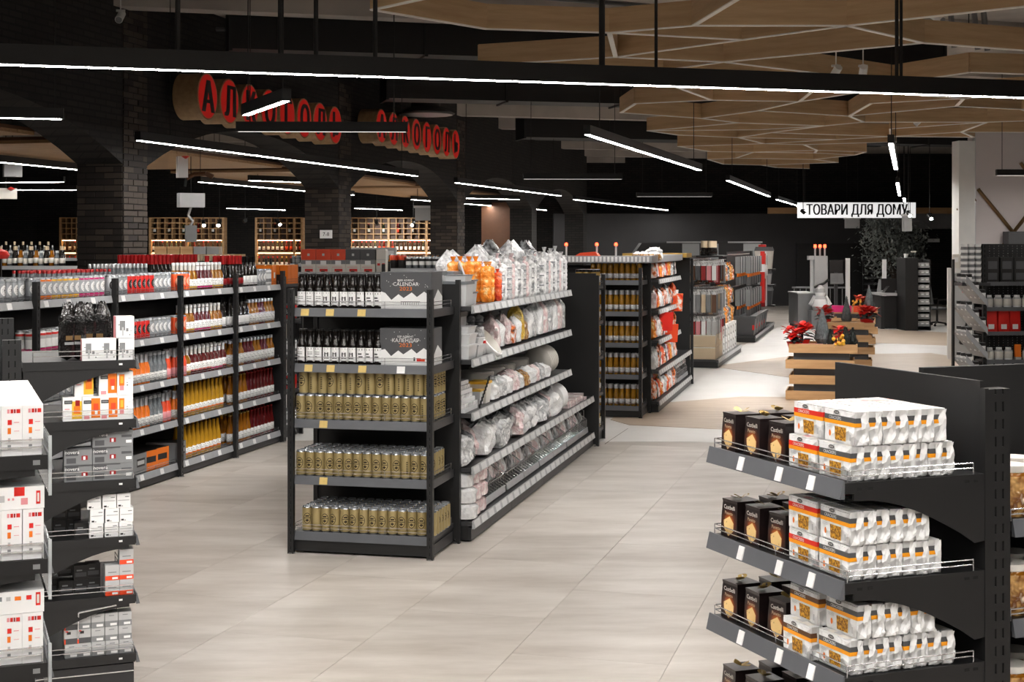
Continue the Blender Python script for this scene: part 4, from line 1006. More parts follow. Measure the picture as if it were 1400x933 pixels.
P['pb'] = B('peb', .25, .035, 'orange_red', 'silver', (.06,.36,'pink'), 'peach soda bottle with silver neck', foil='silver', neck=.4, caph=.1)
P['gb'] = B('gob', .29, .034, 'glass_gold', 'glass_gold', (.12,.33,'label_print'), 'golden beer bottle with white label', foot=(.17,'orange'), neck=.34, sh=(.4,.78), caph=.04)
P['ab'] = B('amb', .28, .033, 'glass_amber', 'gold', (.1,.36,'label_grey'), 'amber beer bottle with white label', neck=.36, sh=(.46,.76), caph=.05)
P['rb'] = B('rdb', .28, .033, 'glass_wine', 'cap_red', (.1,.36,'label_grey'), 'red bottle with oval label', neck=.36, sh=(.46,.76), caph=.05)
P['ts'] = pd('can_tray', carton_mesh('ts', .2, .3, .17, 'grey', [('f',.15,.85,.35,.75,'ink'),('f',.2,.8,.45,.65,'grey_light'),('t',0,1,0,1,'ink')]), .2, 'grey shrink-wrapped can tray', 'can tray', d=.3, rows=1)
P['to'] = pd('can_tray', carton_mesh('to', .2, .3, .17, 'orange', [('f',.15,.85,.4,.7,'ink'),('t',0,1,0,1,'ink')]), .2, 'orange shrink-wrapped can tray', 'can tray', d=.3, rows=1)
P['ox'] = pd('drink_carton', carton_mesh('ox', .09, .09, .2, 'orange', [('f',.3,.7,.35,.65,'white'),('t',0,1,0,1,'yellow')]), .095, 'orange drink carton', 'carton')
P['wc'] = C('wcn', [(.2,'white'),(.4,'grey'),(.7,'white'),(.8,'grey_light'),(1,'white')], 'white and grey drink can')
def seq(s): return [P[k] for k in s.split()]
DR = ['drinks rack base', 'drinks rack fourth shelf', 'drinks rack third shelf', 'drinks rack second shelf', 'drinks rack top shelf']
PLAN = {  # (bay, shelf) : goods in order from the near end
 (0,4): 's s s s s s s s s s s s s s', (1,4): 's s so so sy sy sy sy sy sm sm sm sm sm', (2,4): 'sb sb s s r r r r r r s s s s', (3,4): 'o o o o sp sp spk spk spk spk sp sp sp rc', (4,4): 'rc rc rc rc ch ch ch ch s s s wc wc ox',
 (1,3): 'wp wp wp wp wp wp wp wp wp wp wp wp wp wp', (2,3): 'sb sb sb r r r r r r s s s s s', (3,3): 'o o o sp sp spk spk spk spk sp sp sp ch', (4,3): 'ch ch ch ch ch wb wb wb wr wr wb wb wb',
 (1,2): 's s s s s s s s s s', (2,2): 'cb cb ob ob ob ob ob ob ob cb cb cb cb pb', (3,2): 'pb pb pb sp sr sr sr sr sr spk spk spk sr', (4,2): 'wb wb wb wb wr wr wr wb wb wr wr wb wb',
 (1,1): 'cb cb cb cb cb cb cb', (2,1): 'cb cb ob ob ob ob ob ob ob cb cb cb pb pb', (3,1): 'ob ob gb gb gb gb gb gb gb gb gb gb', (4,1): 'ab ab ab ab ab rb rb rb rb rb rb rb rb',
 (2,0): 'ts ts ts to to', (3,0): 'ts gb gb gb gb gb gb gb gb gb', (4,0): 'ab ab ab ab ab ab rb rb rb rb rb rb rb'}
for (b, k), s_ in PLAN.items():
    cols = seq(s_); tot = sum(c['w']*1.02 for c in cols)
    sc_ = min(1.12, 1.1/tot)
    cols = [dict(c, w=c['w']*sc_) if c['name'] != 'can_tray' else c for c in cols]
    stock(SL[(b, k)], cols, .0, .03, DR[k], rows=3 if k == 4 else 2, jitter=8)
for q in range(8): pass
# second run back to back with it, only its top is in sight
LK = LR.sub(-1.02, 0)
root = empty('back_rack', LK, 'black rack back to back with the drinks rack', 'shelf rack')
BK = {}
for i, (y, w) in enumerate(LB):
    for k, z in enumerate(ZL):
        BK[(i, k)] = shelf(root, LK, 0, y+w-.02, z, -90, w-.04, .47, 'rail_pale', .05, (), wire=False)
    ob('post', cached('lpost2', lambda: M().box(-.02,.02,-.02,.02,0,1.64,'black_metal').mesh('post')), root, (-.03, y, 0))
P['gj'] = pd('glass_jar', can_mesh('gj', .15, .036, [(.2,'glass_clear'),(.6,'grey'),(.85,'glass_clear'),(1,'silver')], 10), .08, 'grey glass jar', 'jar')
P['rj'] = pd('small_bottle', bottle_mesh('rj', .2, .033, 'glass_clear', 'cap_red', (.15,.6,'offwhite'), caph=.12, n=10), .076, 'small clear bottle with red cap', 'bottle')
P['wj'] = pd('small_bottle', bottle_mesh('wj', .24, .033, 'glass_clear', 'silver', (.15,.5,'offwhite'), caph=.16, n=10), .076, 'small clear bottle with silver cap', 'bottle')
P['rf'] = pd('wine_bottle', bottle_mesh('rf', .32, .036, 'glass_dark', 'cap_red', (.15,.4,'offwhite'), neck=.42, caph=.3, n=10), .08, 'bottle with red foil', 'bottle')
P['bf'] = pd('wine_bottle', bottle_mesh('bf', .31, .036, 'glass_dark', 'beige', (.15,.4,'offwhite'), neck=.42, caph=.2, n=10), .08, 'black bottle with beige top', 'bottle')
for i, s_ in enumerate(('gj '*13, 'gj '*13, 'rj '*14, 'wj '*7+'rf '*6, 'rf '*5+'gj '*4+'bf '*4)):
    stock(BK[(i, 4)], [dict(c) for c in seq(s_)][::-1], .02, .03, 'back rack top', rows=5, end='far end', front='first row', drop=.12)
# slim rack closing the far end of the drinks rack
root, SX = end_rack(LR.sub(-.02, 2.98, 0, 180), 'slim black rack on the far end of the drinks rack', heights=ZL, w=.5, d=.58, h=1.72)
for k, s_ in enumerate(SX):
    stock(s_, seq('ox ox ox ox' if k == 4 else 'r r r r r' if k in (1, 3) else 'wc wc wc wc wc'), .02, .03, f'{SN[k]} of side rack', rows=3, end='aisle')
# ------------------------------------------------------------------ near right rack of crackers and panettone
RF = Fr(.91, 4.0, 0, 21.3)
ZR = [.12, .33, .59, .862, 1.122, 1.397]
root = empty('cracker_rack', RF, 'black end rack of crackers and panettone in the near corner', 'shelf rack')
ob('post', post_mesh(.078, .05, 1.637, 2, .05, .028, .0065), root, (.482, 0, 0)); ob('post', post_mesh(.078, .05, 1.637, 2, .05, .028, .0065), root, (.482, .71, 0))
ob('post_lip', M().box(.470, .482, -.002, .03, 0, 1.64, 'black_metal').mesh('post_lip'), root)
ob('back_panel', M().box(.470, .484, .02, .75, .05, 1.66, 'black_panel').mesh('back_panel'), root)
SR = [shelf(root, RF, 0, .75, z, -90, .75, .475, 'rail_grey', .044, (.195, .415, .585), sides=(True, True), brackets=(.746,) if k else (), hgt=.032, tw=.032, plate='black_metal', r=.0018) for k, z in enumerate(ZR)]
ob('base', M().box(.01, .47, .01, .74, .01, .09, 'black_metal').mesh('base'), root)
sl_ = M()
for z in ZR[1:]:
    for x in (.04, .075, .4, .43): sl_.box(x, x+.016, -.0012, 0, z-.022, z-.014, 'slot_dark')
ob('shelf_side_slots', sl_.mesh('shelf_side_slots'), root, kind='stuff')
def pack_body(v):
    def mk():
        T, L, H = .0425, .153, .094; rg = random.Random(v)
        m = M().box(-T/2+.003, T/2-.003, -L/2, L/2, 0, H, 'wrap_white').box(-T/2, T/2, -L/2+.004, L/2-.004, .004, H-.005, 'wrap_white')
        m.face([(-T/2+.006,-L*.36,H+.0006),(T/2-.006,-L*.36,H+.0006),(T/2-.006,L*.3,H+.0006),(-T/2+.006,L*.3,H+.0006)], 'offwhite')
        m.face([(-T/2+.01,-L*.1,H+.0012),(T/2-.012,-L*.1,H+.0012),(T/2-.012,L*.12,H+.0012),(-T/2+.01,L*.12,H+.0012)], 'pink' if v > 1 else 'grey_light')
        return m.mesh('cracker_pack')
    return cached(('pb', v), mk)
def pack_band(top, key):
    def mk():
        T, L, H = .0425, .153, .094; e = .0008; m = M()
        for z0, z1, mt in ((.052,.063,'band_orange'),(.063,.077,top)):
            m.face([(-T/2-e,L/2-.004,z0),(-T/2-e,-L/2+.004,z0),(-T/2-e,-L/2+.004,z1),(-T/2-e,L/2-.004,z1)], mt)
            m.face([(-T/2,-L/2-e,z0),(T/2,-L/2-e,z0),(T/2,-L/2-e,z1),(-T/2,-L/2-e,z1)], mt)
            m.face([(-T/2-e,-L/2+.004,z0),(-T/2,-L/2-e,z0),(-T/2,-L/2-e,z1),(-T/2-e,-L/2+.004,z1)], mt)
        return m.mesh('colour_band')
    return cached(('pband', key), mk)
def pack_art(key, brown=False):
    def mk():
        T = .0425; e = .0012; m = M()
        m.face([(-T/2-e,.02,.008),(-T/2-e,-.032,.008),(-T/2-e,-.034,.046),(-T/2-e,.022,.046)], 'seed_print')
        nn = 12; m.face([(-T/2-e, .046-.005*math.cos(2*math.pi*q/nn), .024+.009*math.sin(2*math.pi*q/nn)) for q in range(nn)], 'orange')
        for q in range(3): m.face([(-T/2-e,.062,.04+.003*q),(-T/2-e,.034,.04+.003*q),(-T/2-e,.034,.0412+.003*q),(-T/2-e,.062,.0412+.003*q)], 'grey_light')
        m.face([(-T/2-e,-.05,.012),(-T/2-e,-.058,.012),(-T/2-e,-.058,.03),(-T/2-e,-.05,.03)], 'grey_light')
        return m.mesh('seed_picture')
    return cached(('part', key), mk)
pack_title = M().text('CRACKERS', .0125, 'white', (-.0213-.0014, .02, .0655), (0,-1,0), (0,0,1)).mesh('title')
pack_logo = M().face([(-.0213-.0013, .012-.014*math.cos(2*math.pi*q/14), .0855+.0058*math.sin(2*math.pi*q/14)) for q in range(14)], 'grey_dark').text('DORI', .007, 'offwhite', (-.0213-.0016, .012, .083), (0,-1,0), (0,0,1)).mesh('logo')
def flap(v):
    def mk():
        rg = random.Random(v*7+1); T, L, H = .0425, .153, .094; x0 = rg.uniform(-.006, .0); m = M()
        J = {}
        def fn(u, w_):
            k = (round(u*3), round(w_*7))
            if k not in J: J[k] = (rg.uniform(-.0025, .0025), -rg.uniform(.0012, .0065), rg.uniform(-.002, .002))
            j = J[k]; return (x0+(T/2-x0)*u+j[0], -L/2+j[1], .001+(H-.003)*w_+j[2])
        m.grid(fn, 3, 7, 'wrap_white')
        # lower folded corner
        a, b = rg.uniform(-.02, -.01), rg.uniform(.0, .012)
        m.face([(a,-L/2-.001,.002),(b,-L/2-.012,.006),(b-.004,-L/2-.002,.036)], 'wrap_white'); m.face([(a,-L/2-.001,.002),(b-.004,-L/2-.002,.036),(a-.004,-L/2-.002,.03)], 'wrap_white')
        return m.mesh('end_flap')
    return cached(('flap', v), mk)
def pack(fr, x, y, z, kind, label, front, near, rz=0, group=None):
    o = put('cracker_pack', pack_body(2 if kind == 'red' else 1), fr, x, y, z, rz, label, 'cracker pack', group)
    top = {'red': 'red', 'grey': 'grey_dark', 'brown': 'brown'}[kind]
    if front or near: ob('colour_band', pack_band(top, kind), o)
    if front: ob('seed_picture', pack_art('a'), o); ob('title', pack_title, o); ob('logo', pack_logo, o)
    if near: ob('end_flap', flap(RND.randrange(8)), o)
    return o
def pan_parts():
    w = .047; h = .118
    m = M(); k = 7
    prof = [(0, w), (.1, w), (.55, w*.965), (.92, w*.9), (1.0, w*.93)]
    for (a, ra), (b, rb) in zip(prof, prof[1:]): 
        for s_ in range(4):
            c = [(-1,-1),(1,-1),(1,1),(-1,1)]; p, q = c[s_], c[(s_+1) % 4]
            m.face([(p[0]*ra,p[1]*ra,a*h),(q[0]*ra,q[1]*ra,a*h),(q[0]*rb,q[1]*rb,b*h),(p[0]*rb,p[1]*rb,b*h)], 'panettone_box')
    m.face([(-w*.93,-w*.93,h),(w*.93,-w*.93,h),(w*.93,w*.93,h),(-w*.93,w*.93,h)], 'panettone_box')
    body = m.mesh('panettone_box')
    e = -w-.0012
    def on(y, z): return (e+(.0035 if z > .06 else .0008)*(z/.1), y, z)
    t = M().text('Castbelli', .0185, 'offwhite', (e+.0028, 0, .088), (0,-1,0), (.03,0,1)); t.text('Panetto', .0145, 'beige', (e+.002, .002, .071), (0,-1,0), (.03,.05,1)); title = t.mesh('title')
    c = M().face([on(.029,.05),on(-.003,.067),on(-.029,.047),on(-.026,.022),on(.002,.003),on(.026,.026)], 'cake_print'); cake = c.mesh('cake_picture')
    r = M(); n = 10
    for sgn in (-1, 1):
        pts = [(0,0,h+.003)]+[(sgn*.024*math.sin(math.pi*q/n)*(1 if q < n else .2), .018*math.sin(2*math.pi*q/n)*.5, h+.003+.012*math.sin(math.pi*q/n)) for q in range(1, n+1)]
        for a, b in zip(pts, pts[1:]): r.face([(a[0],a[1]-.006,a[2]),(b[0],b[1]-.006,b[2]),(b[0],b[1]+.006,b[2]+.003),(a[0],a[1]+.006,a[2]+.003)], 'gold_foil')
    r.face([(0,-.006,h+.002),(.03,-.016,h+.008),(.034,-.006,h+.012),(.0,.005,h+.004)], 'gold_foil')
    return body, title, cake, r.mesh('ribbon')
pan_b, pan_t, pan_c, pan_r = pan_parts()
RN = {5: 'top shelf', 4: 'second shelf', 3: 'third shelf', 2: 'fourth shelf'}
LAY = {5: (8, 7, .03, .048), 4: (7, 6, .03, .03), 3: (8, 6, .03, .055)}
for k in (5, 4, 3, 2):
    fr = RF.sub(0, 0, ZR[k]+.001)
    for q in range(3):
        for c_ in range(2 if k != 5 else 2):
            y = .675-q*.128-(.01 if c_ else 0); x = .07+c_*.125+.008*q
            if k == 3 and c_ == 0: y += .0
            o = put('panettone_box', pan_b, fr, x, y, 0, RND.uniform(-5, 5), f'{nth(q)} dark panettone box from the far end, {("front","back")[c_]} row, {RN[k]}', 'panettone box', 'dark panettone boxes')
            if c_ == 0: ob('title', pan_t, o); ob('cake_picture', pan_c, o)
            ob('ribbon', pan_r, o, (0,0,0), RND.uniform(0, 6))
    if k == 2: continue
    nl, nu_, xl, xu = LAY[k]
    for lay, n, x0 in ((0, nl, xl), (1, nu_, xu)):
        for q in range(n):
            kd = 'grey'
            jx = RND.uniform(-.001, .001)
            pack(fr, x0+.021+q*.0435+jx, .098+RND.uniform(-.004, .004), lay*.0955, kd, f'{nth(q)} white cracker pack from the front in {("lower","upper")[lay]} layer, {RN[k]} of cracker rack', q == 0, True, RND.uniform(-1.5, 1.5), f'cracker packs {RN[k]}')
        for q in range(n):
            kd = 'brown' if k == 3 else 'red'
            if q > 0 and lay == 0: continue
            pack(fr, x0+.021+q*.0435-(.02 if k == 3 else 0)+.0, .258, lay*.0955, kd, f'{nth(q)} {("red" if kd == "red" else "brown")}-banded cracker pack from the front in {("lower","upper")[lay]} layer, {RN[k]}', q == 0, k == 3 and q == 0, RND.uniform(-1.5, 1.5), f'{kd} cracker packs {RN[k]}')
# the long side of that rack, running off to the right
R2 = RF.sub(.562, 0)
root = empty('biscuit_rack', R2, 'black shelving with amber biscuit jars at the picture edge', 'shelf rack')
ob('back_panel', M().box(0, 2.4, .40, .425, .05, 1.665, 'black_panel').mesh('back_panel'), root)
for k, z in enumerate((.12, .42, .66, .96, 1.25)):
    s_ = shelf(root, R2, .02, .02, z, 0, 2.3, .38, 'rail_grey', .044, (.2, .6), sides=(True, False), hgt=.032, plate='black_metal')
    jm_ = cached('bjar', lambda: M().lathe([(.05,0,'glass_amber'),(.055,.01,'film_cookie'),(.055,.12,'film_cookie'),(.05,.13,'glass_amber'),(.052,.132,'offwhite'),(.052,.15,'offwhite')],14).mesh('biscuit_jar', True))
    stock(s_, [pd('biscuit_jar', jm_, .115, 'amber biscuit jar', 'jar')]*4, .01, .03, f'{nth(4-k)} biscuit shelf', rows=2, end='post')
# ------------------------------------------------------------------ near left rack of tea cartons
FF = Fr(-2.11, 6.3, 0, 21.3)
ZF = [.242, .501, .76, 1.012, 1.278, 1.54]
root = empty('tea_rack', FF, 'black rack end with tea cartons and coffee bags', 'shelf rack')
ob('post', post_mesh(.078, .05, 1.64, 2, .05, .028, .0065), root, (-.08, 0, 0)); ob('post', post_mesh(.078, .05, 1.7, 2, .05, .028, .0065), root, (-.08, .72, 0))
SF = [shelf(root, FF, .48, 0, z, 90, .75, .475, 'rail_grey', .04, (.2, .5), sides=(True, False), brackets=(.004,) if k else (), hgt=.045, plate='shelf_steel' if k == 5 else 'black_metal') for k, z in enumerate(ZF)]
for z in ZF: ob('shelf_side', M().box(0, .475, -.004, 0, -.036, .002, 'black_metal').box(.405, .42, -.0052, -.004, -.02, -.012, 'tag_white').mesh('shelf_side'), root, (0, 0, z))
ob('base', M().box(-.02, .47, .002, .74, .01, .2, 'plinth').mesh('base'), root); ob('base_strip', M().box(-.02, .472, -.002, .002, .165, .17, 'wire').box(-.02, .472, -.002, .002, .075, .078, 'grey').mesh('base_strip'), root)
def FX(px): return (px-30)*.00308
FN = ['lowest shelf of tea rack', 'fifth shelf of tea rack', 'fourth shelf of tea rack', 'third shelf of tea rack', 'second shelf of tea rack', 'top shelf of tea rack']
def carton(key, w, d, h, m, dec, k, px, z, label, y=None, rz=0, text=None, cat='tea carton', name='tea_carton', group=None):
    fr = FF.sub(0, 0, ZF[k]+.001); w_ = w
    o = put(name, carton_mesh(key, w, d, h, m, dec), fr, FX(px), (y if y is not None else d/2+.02), z, rz, label, cat, group)
    if text: ob('title', cached(('ct', key, text), lambda: M().text(text[0], text[1], text[2], (text[3]*w, -d/2-.0016, text[4]*h), (1,0,0), (0,0,1)).mesh('title')), o)
    return o
flor = [('f',.2,.5,.35,.8,'grey'),('f',.32,.42,.1,.5,'grey_light'),('f',.55,.68,.3,.45,'grey'),('f',.75,.9,.3,.34,'grey_light'),('f',.1,.2,.6,.64,'grey'),('f',.72,.78,.12,.18,'grey'),('l',0,1,0,1,'pink')]
for q, (px, z) in enumerate(((124,0),(149,0),(171,0),(171,.097))): carton('flor', .078, .09, .095 if q < 3 else .125, 'white', flor, 5, px, z, f'{nth(q)} white carton with grey flower print, top shelf of tea rack', group='flower tea cartons')
for q, (px, y, s_) in enumerate(((92,.08,1),(108,.1,.98),(126,.2,1),(143,.2,1),(118,.32,1.02),(150,.34,1.0),(100,.3,.95))):
    o = put('coffee_bag', bag_mesh('coffee', .07, .05, .245, 'film_black', q % 3, True, .1, 18, 14), FF.sub(0,0,ZF[5]+.001), FX(px), y, 0, RND.uniform(-20, 20), f'{nth(q)} black foil coffee bag, top shelf of tea rack', 'coffee bag', 'black coffee bags', [('label_patch', cached('cofl', lambda: M().grid(lambda u, v: (-.02+.04*u, -.033, .07+.012*v), 2, 1, 'grey').grid(lambda u, v: (-.015+.03*u, -.033, .09+.02*v), 2, 1, 'bronze').mesh('label_patch')), (0,0,0))])
ora = [('f',.48,1,.08,.82,'yellow'),('f',.58,.92,.3,.62,'orange'),('f',.66,.9,.62,.86,'red_deep'),('f',.08,.5,.72,.86,'ink'),('f',.12,.46,.76,.82,'grey'),('f',.1,.36,.48,.52,'pink')]
orb = [('f',.5,1,.1,.92,'orange'),('f',.62,.9,.4,.7,'orange_red'),('f',.7,.85,.25,.4,'white'),('f',.08,.5,.7,.84,'ink'),('f',.12,.46,.74,.8,'grey'),('f',.1,.4,.06,.2,'pink')]
orc = [('f',.12,.45,.4,.88,'orange'),('f',.2,.38,.5,.8,'yellow'),('f',.16,.42,.2,.4,'pink'),('f',.6,.66,.5,.54,'grey'),('f',.6,.68,.4,.44,'ink'),('f',.7,.85,.7,.72,'grey_light')]
for q, (px, z, dec, key, w) in enumerate(((98,0,ora,'ora',.08),(124,0,orb,'orb',.076),(148,0,orb,'orb',.076),(171,0,orc,'orc',.068),(114,.106,ora,'ora',.08),(147,.106,orb,'orb',.078),(171,.106,orc,'orc',.068))):
    carton(key, w, .08, .105, 'white', dec, 4, px, z, f'{nth(q)} white and orange fruit tea carton, second shelf of tea rack', group='orange tea cartons')
gr = [('f',.06,.5,.56,.92,'grey_dark'),('f',.08,.42,.1,.42,'grey_dark'),('f',.62,.84,.28,.55,'red_deep'),('f',.68,.76,.3,.5,'white'),('f',0,1,.93,1,'grey_dark')]
gs = [('f',.1,.9,.55,.7,'grey_dark'),('f',.45,.9,.2,.38,'white')]
n = 0
for px, lays in ((106, 2), (145, 3)):
    for l_ in range(lays): carton('gr', .118, .08, .072, 'grey', gr, 3, px, l_*.073, f'{nth(n)} grey carton with white oval logo, third shelf of tea rack', text=('novera', .022, 'white', -.22, .68), group='grey oval tea cartons'); n += 1
for l_ in range(3): carton('gs', .055, .08, .072, 'grey', gs, 3, 173, l_*.073, f'{nth(l_)} narrow grey carton end from the bottom, third shelf of tea rack', group='narrow grey cartons')
wv = [('f',.08,.92,.5,.56,'grey_light'),('f',.6,.9,.74,.8,'grey'),('f',.1,.3,.1,.22,'ink'),('f',.34,.44,.1,.16,'grey')]
n = 0
for c_, px in enumerate((130, 151, 171)):
    for l_ in range(3): carton('wv', .058, .07, .062, 'white', wv, 2, px+(1 if l_ == 0 else -2 if l_ == 2 else 2), l_*.063, f'{nth(n)} small white carton counted upward, fourth shelf of tea rack', group='small white cartons'); n += 1
dk = [('f',.1,.9,.2,.5,'grey_dark'),('f',.2,.6,.6,.7,'grey')]
n = 0
for k, px, z, y in ((2,84,0,.2),(2,84,.063,.2),(2,104,0,.2),(2,104,.063,.2),(2,104,.126,.22),(2,112,0,.1),(1,92,0,.14),(1,92,.07,.2),(1,112,0,.14),(1,112,.063,.14),(1,130,.063,.16),(1,130,0,.16),(1,72,0,.2)):
    carton('dk', .06, .07, .062, 'ink' if k == 2 else 'grey_dark', dk, k, px, z, f'{nth(n)} small dark carton, {FN[k]}', y=y, group='small dark cartons'); n += 1
wo = [('f',0,1,.0,.3,'orange_red'),('f',.5,.9,.06,.2,'white'),('f',.2,.8,.5,.56,'grey'),('f',.35,.65,.78,.84,'grey_light')]
n = 0
for px in (153, 173):
    for l_ in range(2 if px < 160 else 3): carton('wo', .06, .07, .066, 'grey_light', wo, 1, px, l_*.067, f'{nth(n)} small white carton with orange band, fifth shelf of tea rack', group='orange-banded cartons'); n += 1
si = [('f',0,1,0,.42,'grey'),('f',.4,.9,.08,.26,'white'),('f',.3,.7,.78,.84,'grey'),('f',.2,.8,.52,.55,'grey_light')]
sj = [('f',0,1,0,.4,'grey_dark'),('f',0,.12,.0,.35,'orange_red'),('f',.2,.5,.7,.9,'ink'),('f',.1,.3,.88,.96,'red')]
n = 0
for c_, px in enumerate((97, 115, 134, 153, 172)):
    for l_ in range(3): carton('sj' if (c_ == 0 and l_ > 0) or (c_ == 1 and l_ == 1) else 'si', .056, .07, .06, 'grey_light', sj if (c_ == 0 and l_ > 0) or (c_ == 1 and l_ == 1) else si, 0, px+(0 if l_ == 0 else -1), l_*.061, f'{nth(n)} small silver carton counted upward, lowest shelf of tea rack', group='small silver cartons'); n += 1
put('price_stick', M().tube((0,0,0),(.0,-.02,.12),.004,'wire',5).tube((0,-.02,.12),(.16,-.02,.14),.005,'wire',5).mesh('price_stick'), FF.sub(0,0,ZF[0]+.001), FX(106), .02, .08, 0, 'thin chrome bracket standing over silver cartons', 'bracket')
# ------------------------------------------------------------------ nearest rack at the left edge: white bulb cartons
GF = Fr(-1.162, 3.66, 0, 21.3)
ZG = [.22, .48, .742, 1.003, 1.263, 1.523]
root = empty('bulb_rack', GF, 'black rack of white bulb cartons at the picture edge', 'shelf rack')
ob('post', post_mesh(.078, .05, 1.64, 2, .05, .028, .0065), root, (-.56, 0, 0)); ob('post', post_mesh(.078, .05, 1.64, 2, .05, .028, .0065), root, (-.56, .7, 0))
SG = [shelf(root, GF, 0, 0, z, 90, .75, .48, 'rail_grey', .036, (.3,), sides=(True, False), hgt=.04, brackets=(.004,) if k else (), plate='black_metal') for k, z in enumerate(ZG)]
for z in ZG:
    ob('shelf_side', M().box(-.48, 0, -.004, 0, -.034, .002, 'black_metal').box(-.035, -.018, -.0052, -.004, -.022, -.01, 'grey').mesh('shelf_side'), root, (0, 0, z))
    ob('acrylic_guard', M().box(.004, .008, .0, .74, -.1, .045, 'acrylic').box(.002, .01, -.004, .0, -.1, .05, 'acrylic').mesh('acrylic_guard'), root, (0, 0, z))
ob('base', M().box(-.5, -.01, .002, .74, .01, .18, 'plinth').mesh('base'), root)
bul = [('f',.28,.4,.85,.93,'pink'),('f',.44,.57,.85,.93,'red'),('f',.6,.68,.85,.93,'red_deep'),('f',.72,.9,.85,.93,'red'),('f',.3,.5,.62,.72,'red'),('f',.3,.46,.44,.56,'orange'),('f',.32,.44,.28,.36,'grey_light'),('f',.3,.46,.14,.22,'grey'),('f',.6,.85,.66,.675,'pink'),('f',.6,.85,.49,.5,'pink'),('f',.6,.8,.3,.31,'grey_light'),('f',.6,.85,.15,.16,'grey_light')]
bm_ = carton_mesh('bulb', .0495, .1, .125, 'white', bul)
for k, z in ((5, 1.523), (4, 1.263), (3, 1.003)):
    fr = GF.sub(0, 0, z+.001)
    for q in range(6):
        for r_ in range(7):
            if r_ and q > 3: continue
            o = put('bulb_carton', bm_, fr, -.034-q*.0505, .065+r_*.102+RND.uniform(-.002, .002), 0, RND.uniform(-1, 1), f'{nth(q)} white bulb carton from shelf edge, {("front" if r_ == 0 else nth(r_))} row, {nth(5-k)} bulb shelf', 'bulb carton', f'bulb cartons {k}')
    if k < 5:
        wd = carton_mesh(f'bulbw{k}', .125, .1, .055, 'white', [('f',.42,.62,.6,1,'red'),('f',.55,.68,.2,.5,'pink'),('f',.84,.92,.2,.8,'red'),('f',.86,.9,.3,.7,'offwhite'),('f',.12,.24,.35,.65,'grey_light'),('f',.3,.34,.42,.52,'pink'),('f',.38,.42,.42,.52,'pink')] if k == 4 else [('f',.84,.93,.3,.9,'red'),('f',.86,.91,.4,.8,'offwhite'),('f',.1,.2,.6,.8,'grey'),('f',.28,.36,.6,.78,'grey_light'),('f',.44,.56,.6,.78,'orange'),('f',.66,.76,.6,.8,'red')])
        for r_ in range(6): put('bulb_carton', wd, fr, -.07, .065+r_*.104, .126, RND.uniform(-2, 2), f'{nth(r_)} flat bulb carton lying on top, {nth(5-k)} shelf of bulb rack', 'bulb carton', f'flat bulb cartons {k}')
for q in range(4): put('small_white_box', carton_mesh('swb', .08, .08, .12, 'white', [('f',.1,.9,.6,.7,'grey_light')]), FF.sub(-.2, .1, 1.54), -.02-.0*q, .1+.09*q, .02+(.0), 0, f'{nth(q)} white box behind the tea rack post', 'box', 'white boxes behind post')
bk2 = shelf(root, GF, 0, 0, -1, 0, .01, .01, wire=False) if False else None
rt = empty('side_rack', FF.sub(-.1, 0), 'black rack side behind the tea rack post', 'shelf rack')
ob('shelf', M().box(-.45, 0, .02, .74, 1.53, 1.558, 'black_metal').mesh('shelf'), rt); ob('shelf', M().box(-.45, 0, .02, .74, 1.2, 1.23, 'black_metal').mesh('shelf'), rt)
# ------------------------------------------------------------------ juice rack and sweets run behind
BF = Fr(.559, 17.455, 0, -13.0)
root, SB = end_rack(BF, 'black rack of golden juice bottles at the end of its run', tags={1: [.36], 2: [.36], 3: [.36], 4: [.36]}, h=1.78)
juice = bottle_mesh('juice', .255, .031, 'glass_juice', 'silver', (.13,.33,'label_grey'), neck=.62, sh=(.56,.72), caph=.2, n=12)
for k in range(5):
    stock(SB[k], [pd('juice_bottle', juice, .068, 'golden juice bottle', 'juice bottle')]*9, .35, .03, f'juice rack {SN[k]}', rows=2, end='hidden side', jitter=5)
tray = ob('top_tray', M().box(-.12, 1.12, -.06, .2, 1.84, 1.92, 'rail_pale').box(.86, 1.12, .2, 3.2, 1.84, 1.92, 'rail_pale').box(-.1, 1.1, .0, 3.2, 1.83, 1.85, 'shelf_steel').mesh('top_tray'), root)
tb = M()
for q in range(26): tb.box(-.11+q*.047, -.085+q*.047, -.068, -.06, 1.85, 1.91, 'tag_white')
ob('price_tags', tb.mesh('price_tags'), tray, kind='stuff')
tf = BF.sub(0, 0, 1.92)
for q, x in enumerate((.08, .45, .68)):
    o = put('led_stalk', M().tube((0,0,0),(0,0,.12),.012,'grey_light',8).mesh('led_stalk'), tf, x, .05, 0, 0, f'{nth(q)} small red-lit stalk on top of the juice rack', 'light', 'red-lit stalks on the juice rack')
    ob('led_cap', M().lathe([(.018,.12,'red_led'),(.02,.14,'red_led'),(.012,.155,'red_led')],10).mesh('led_cap', True), o)
put('serving_lid', M().prism([(0,0),(.28,0),(.24,.05),(.06,.035)], 'y', -.08, .08, 'orange_red').mesh('serving_lid'), tf, .2, .06, 0, 0, 'flat orange-red lid on top of the juice rack', 'lid')
for q, (x, r_) in enumerate(((.95, .09), (1.05, .11), (.84, .07))):
    put('cookie_pack', M().lathe([(r_*.9,0,'film_cookie'),(r_,.02,'film_cookie'),(r_*.8,.08,'film_cookie'),(r_*.3,.11,'film_clear')],14).mesh('cookie_pack', True), tf, x, .5+.1*q, -.06, 0, f'{nth(q)} clear cookie pack on top of the sweets run', 'cookie pack', 'cookie packs on top')
put('plastic_bag', bag_mesh('grt', .22, .14, .16, 'film_grey', 4), tf, 1.02, .95, -.06, 0, 'grey crinkled bag on top of the sweets run', 'bag')
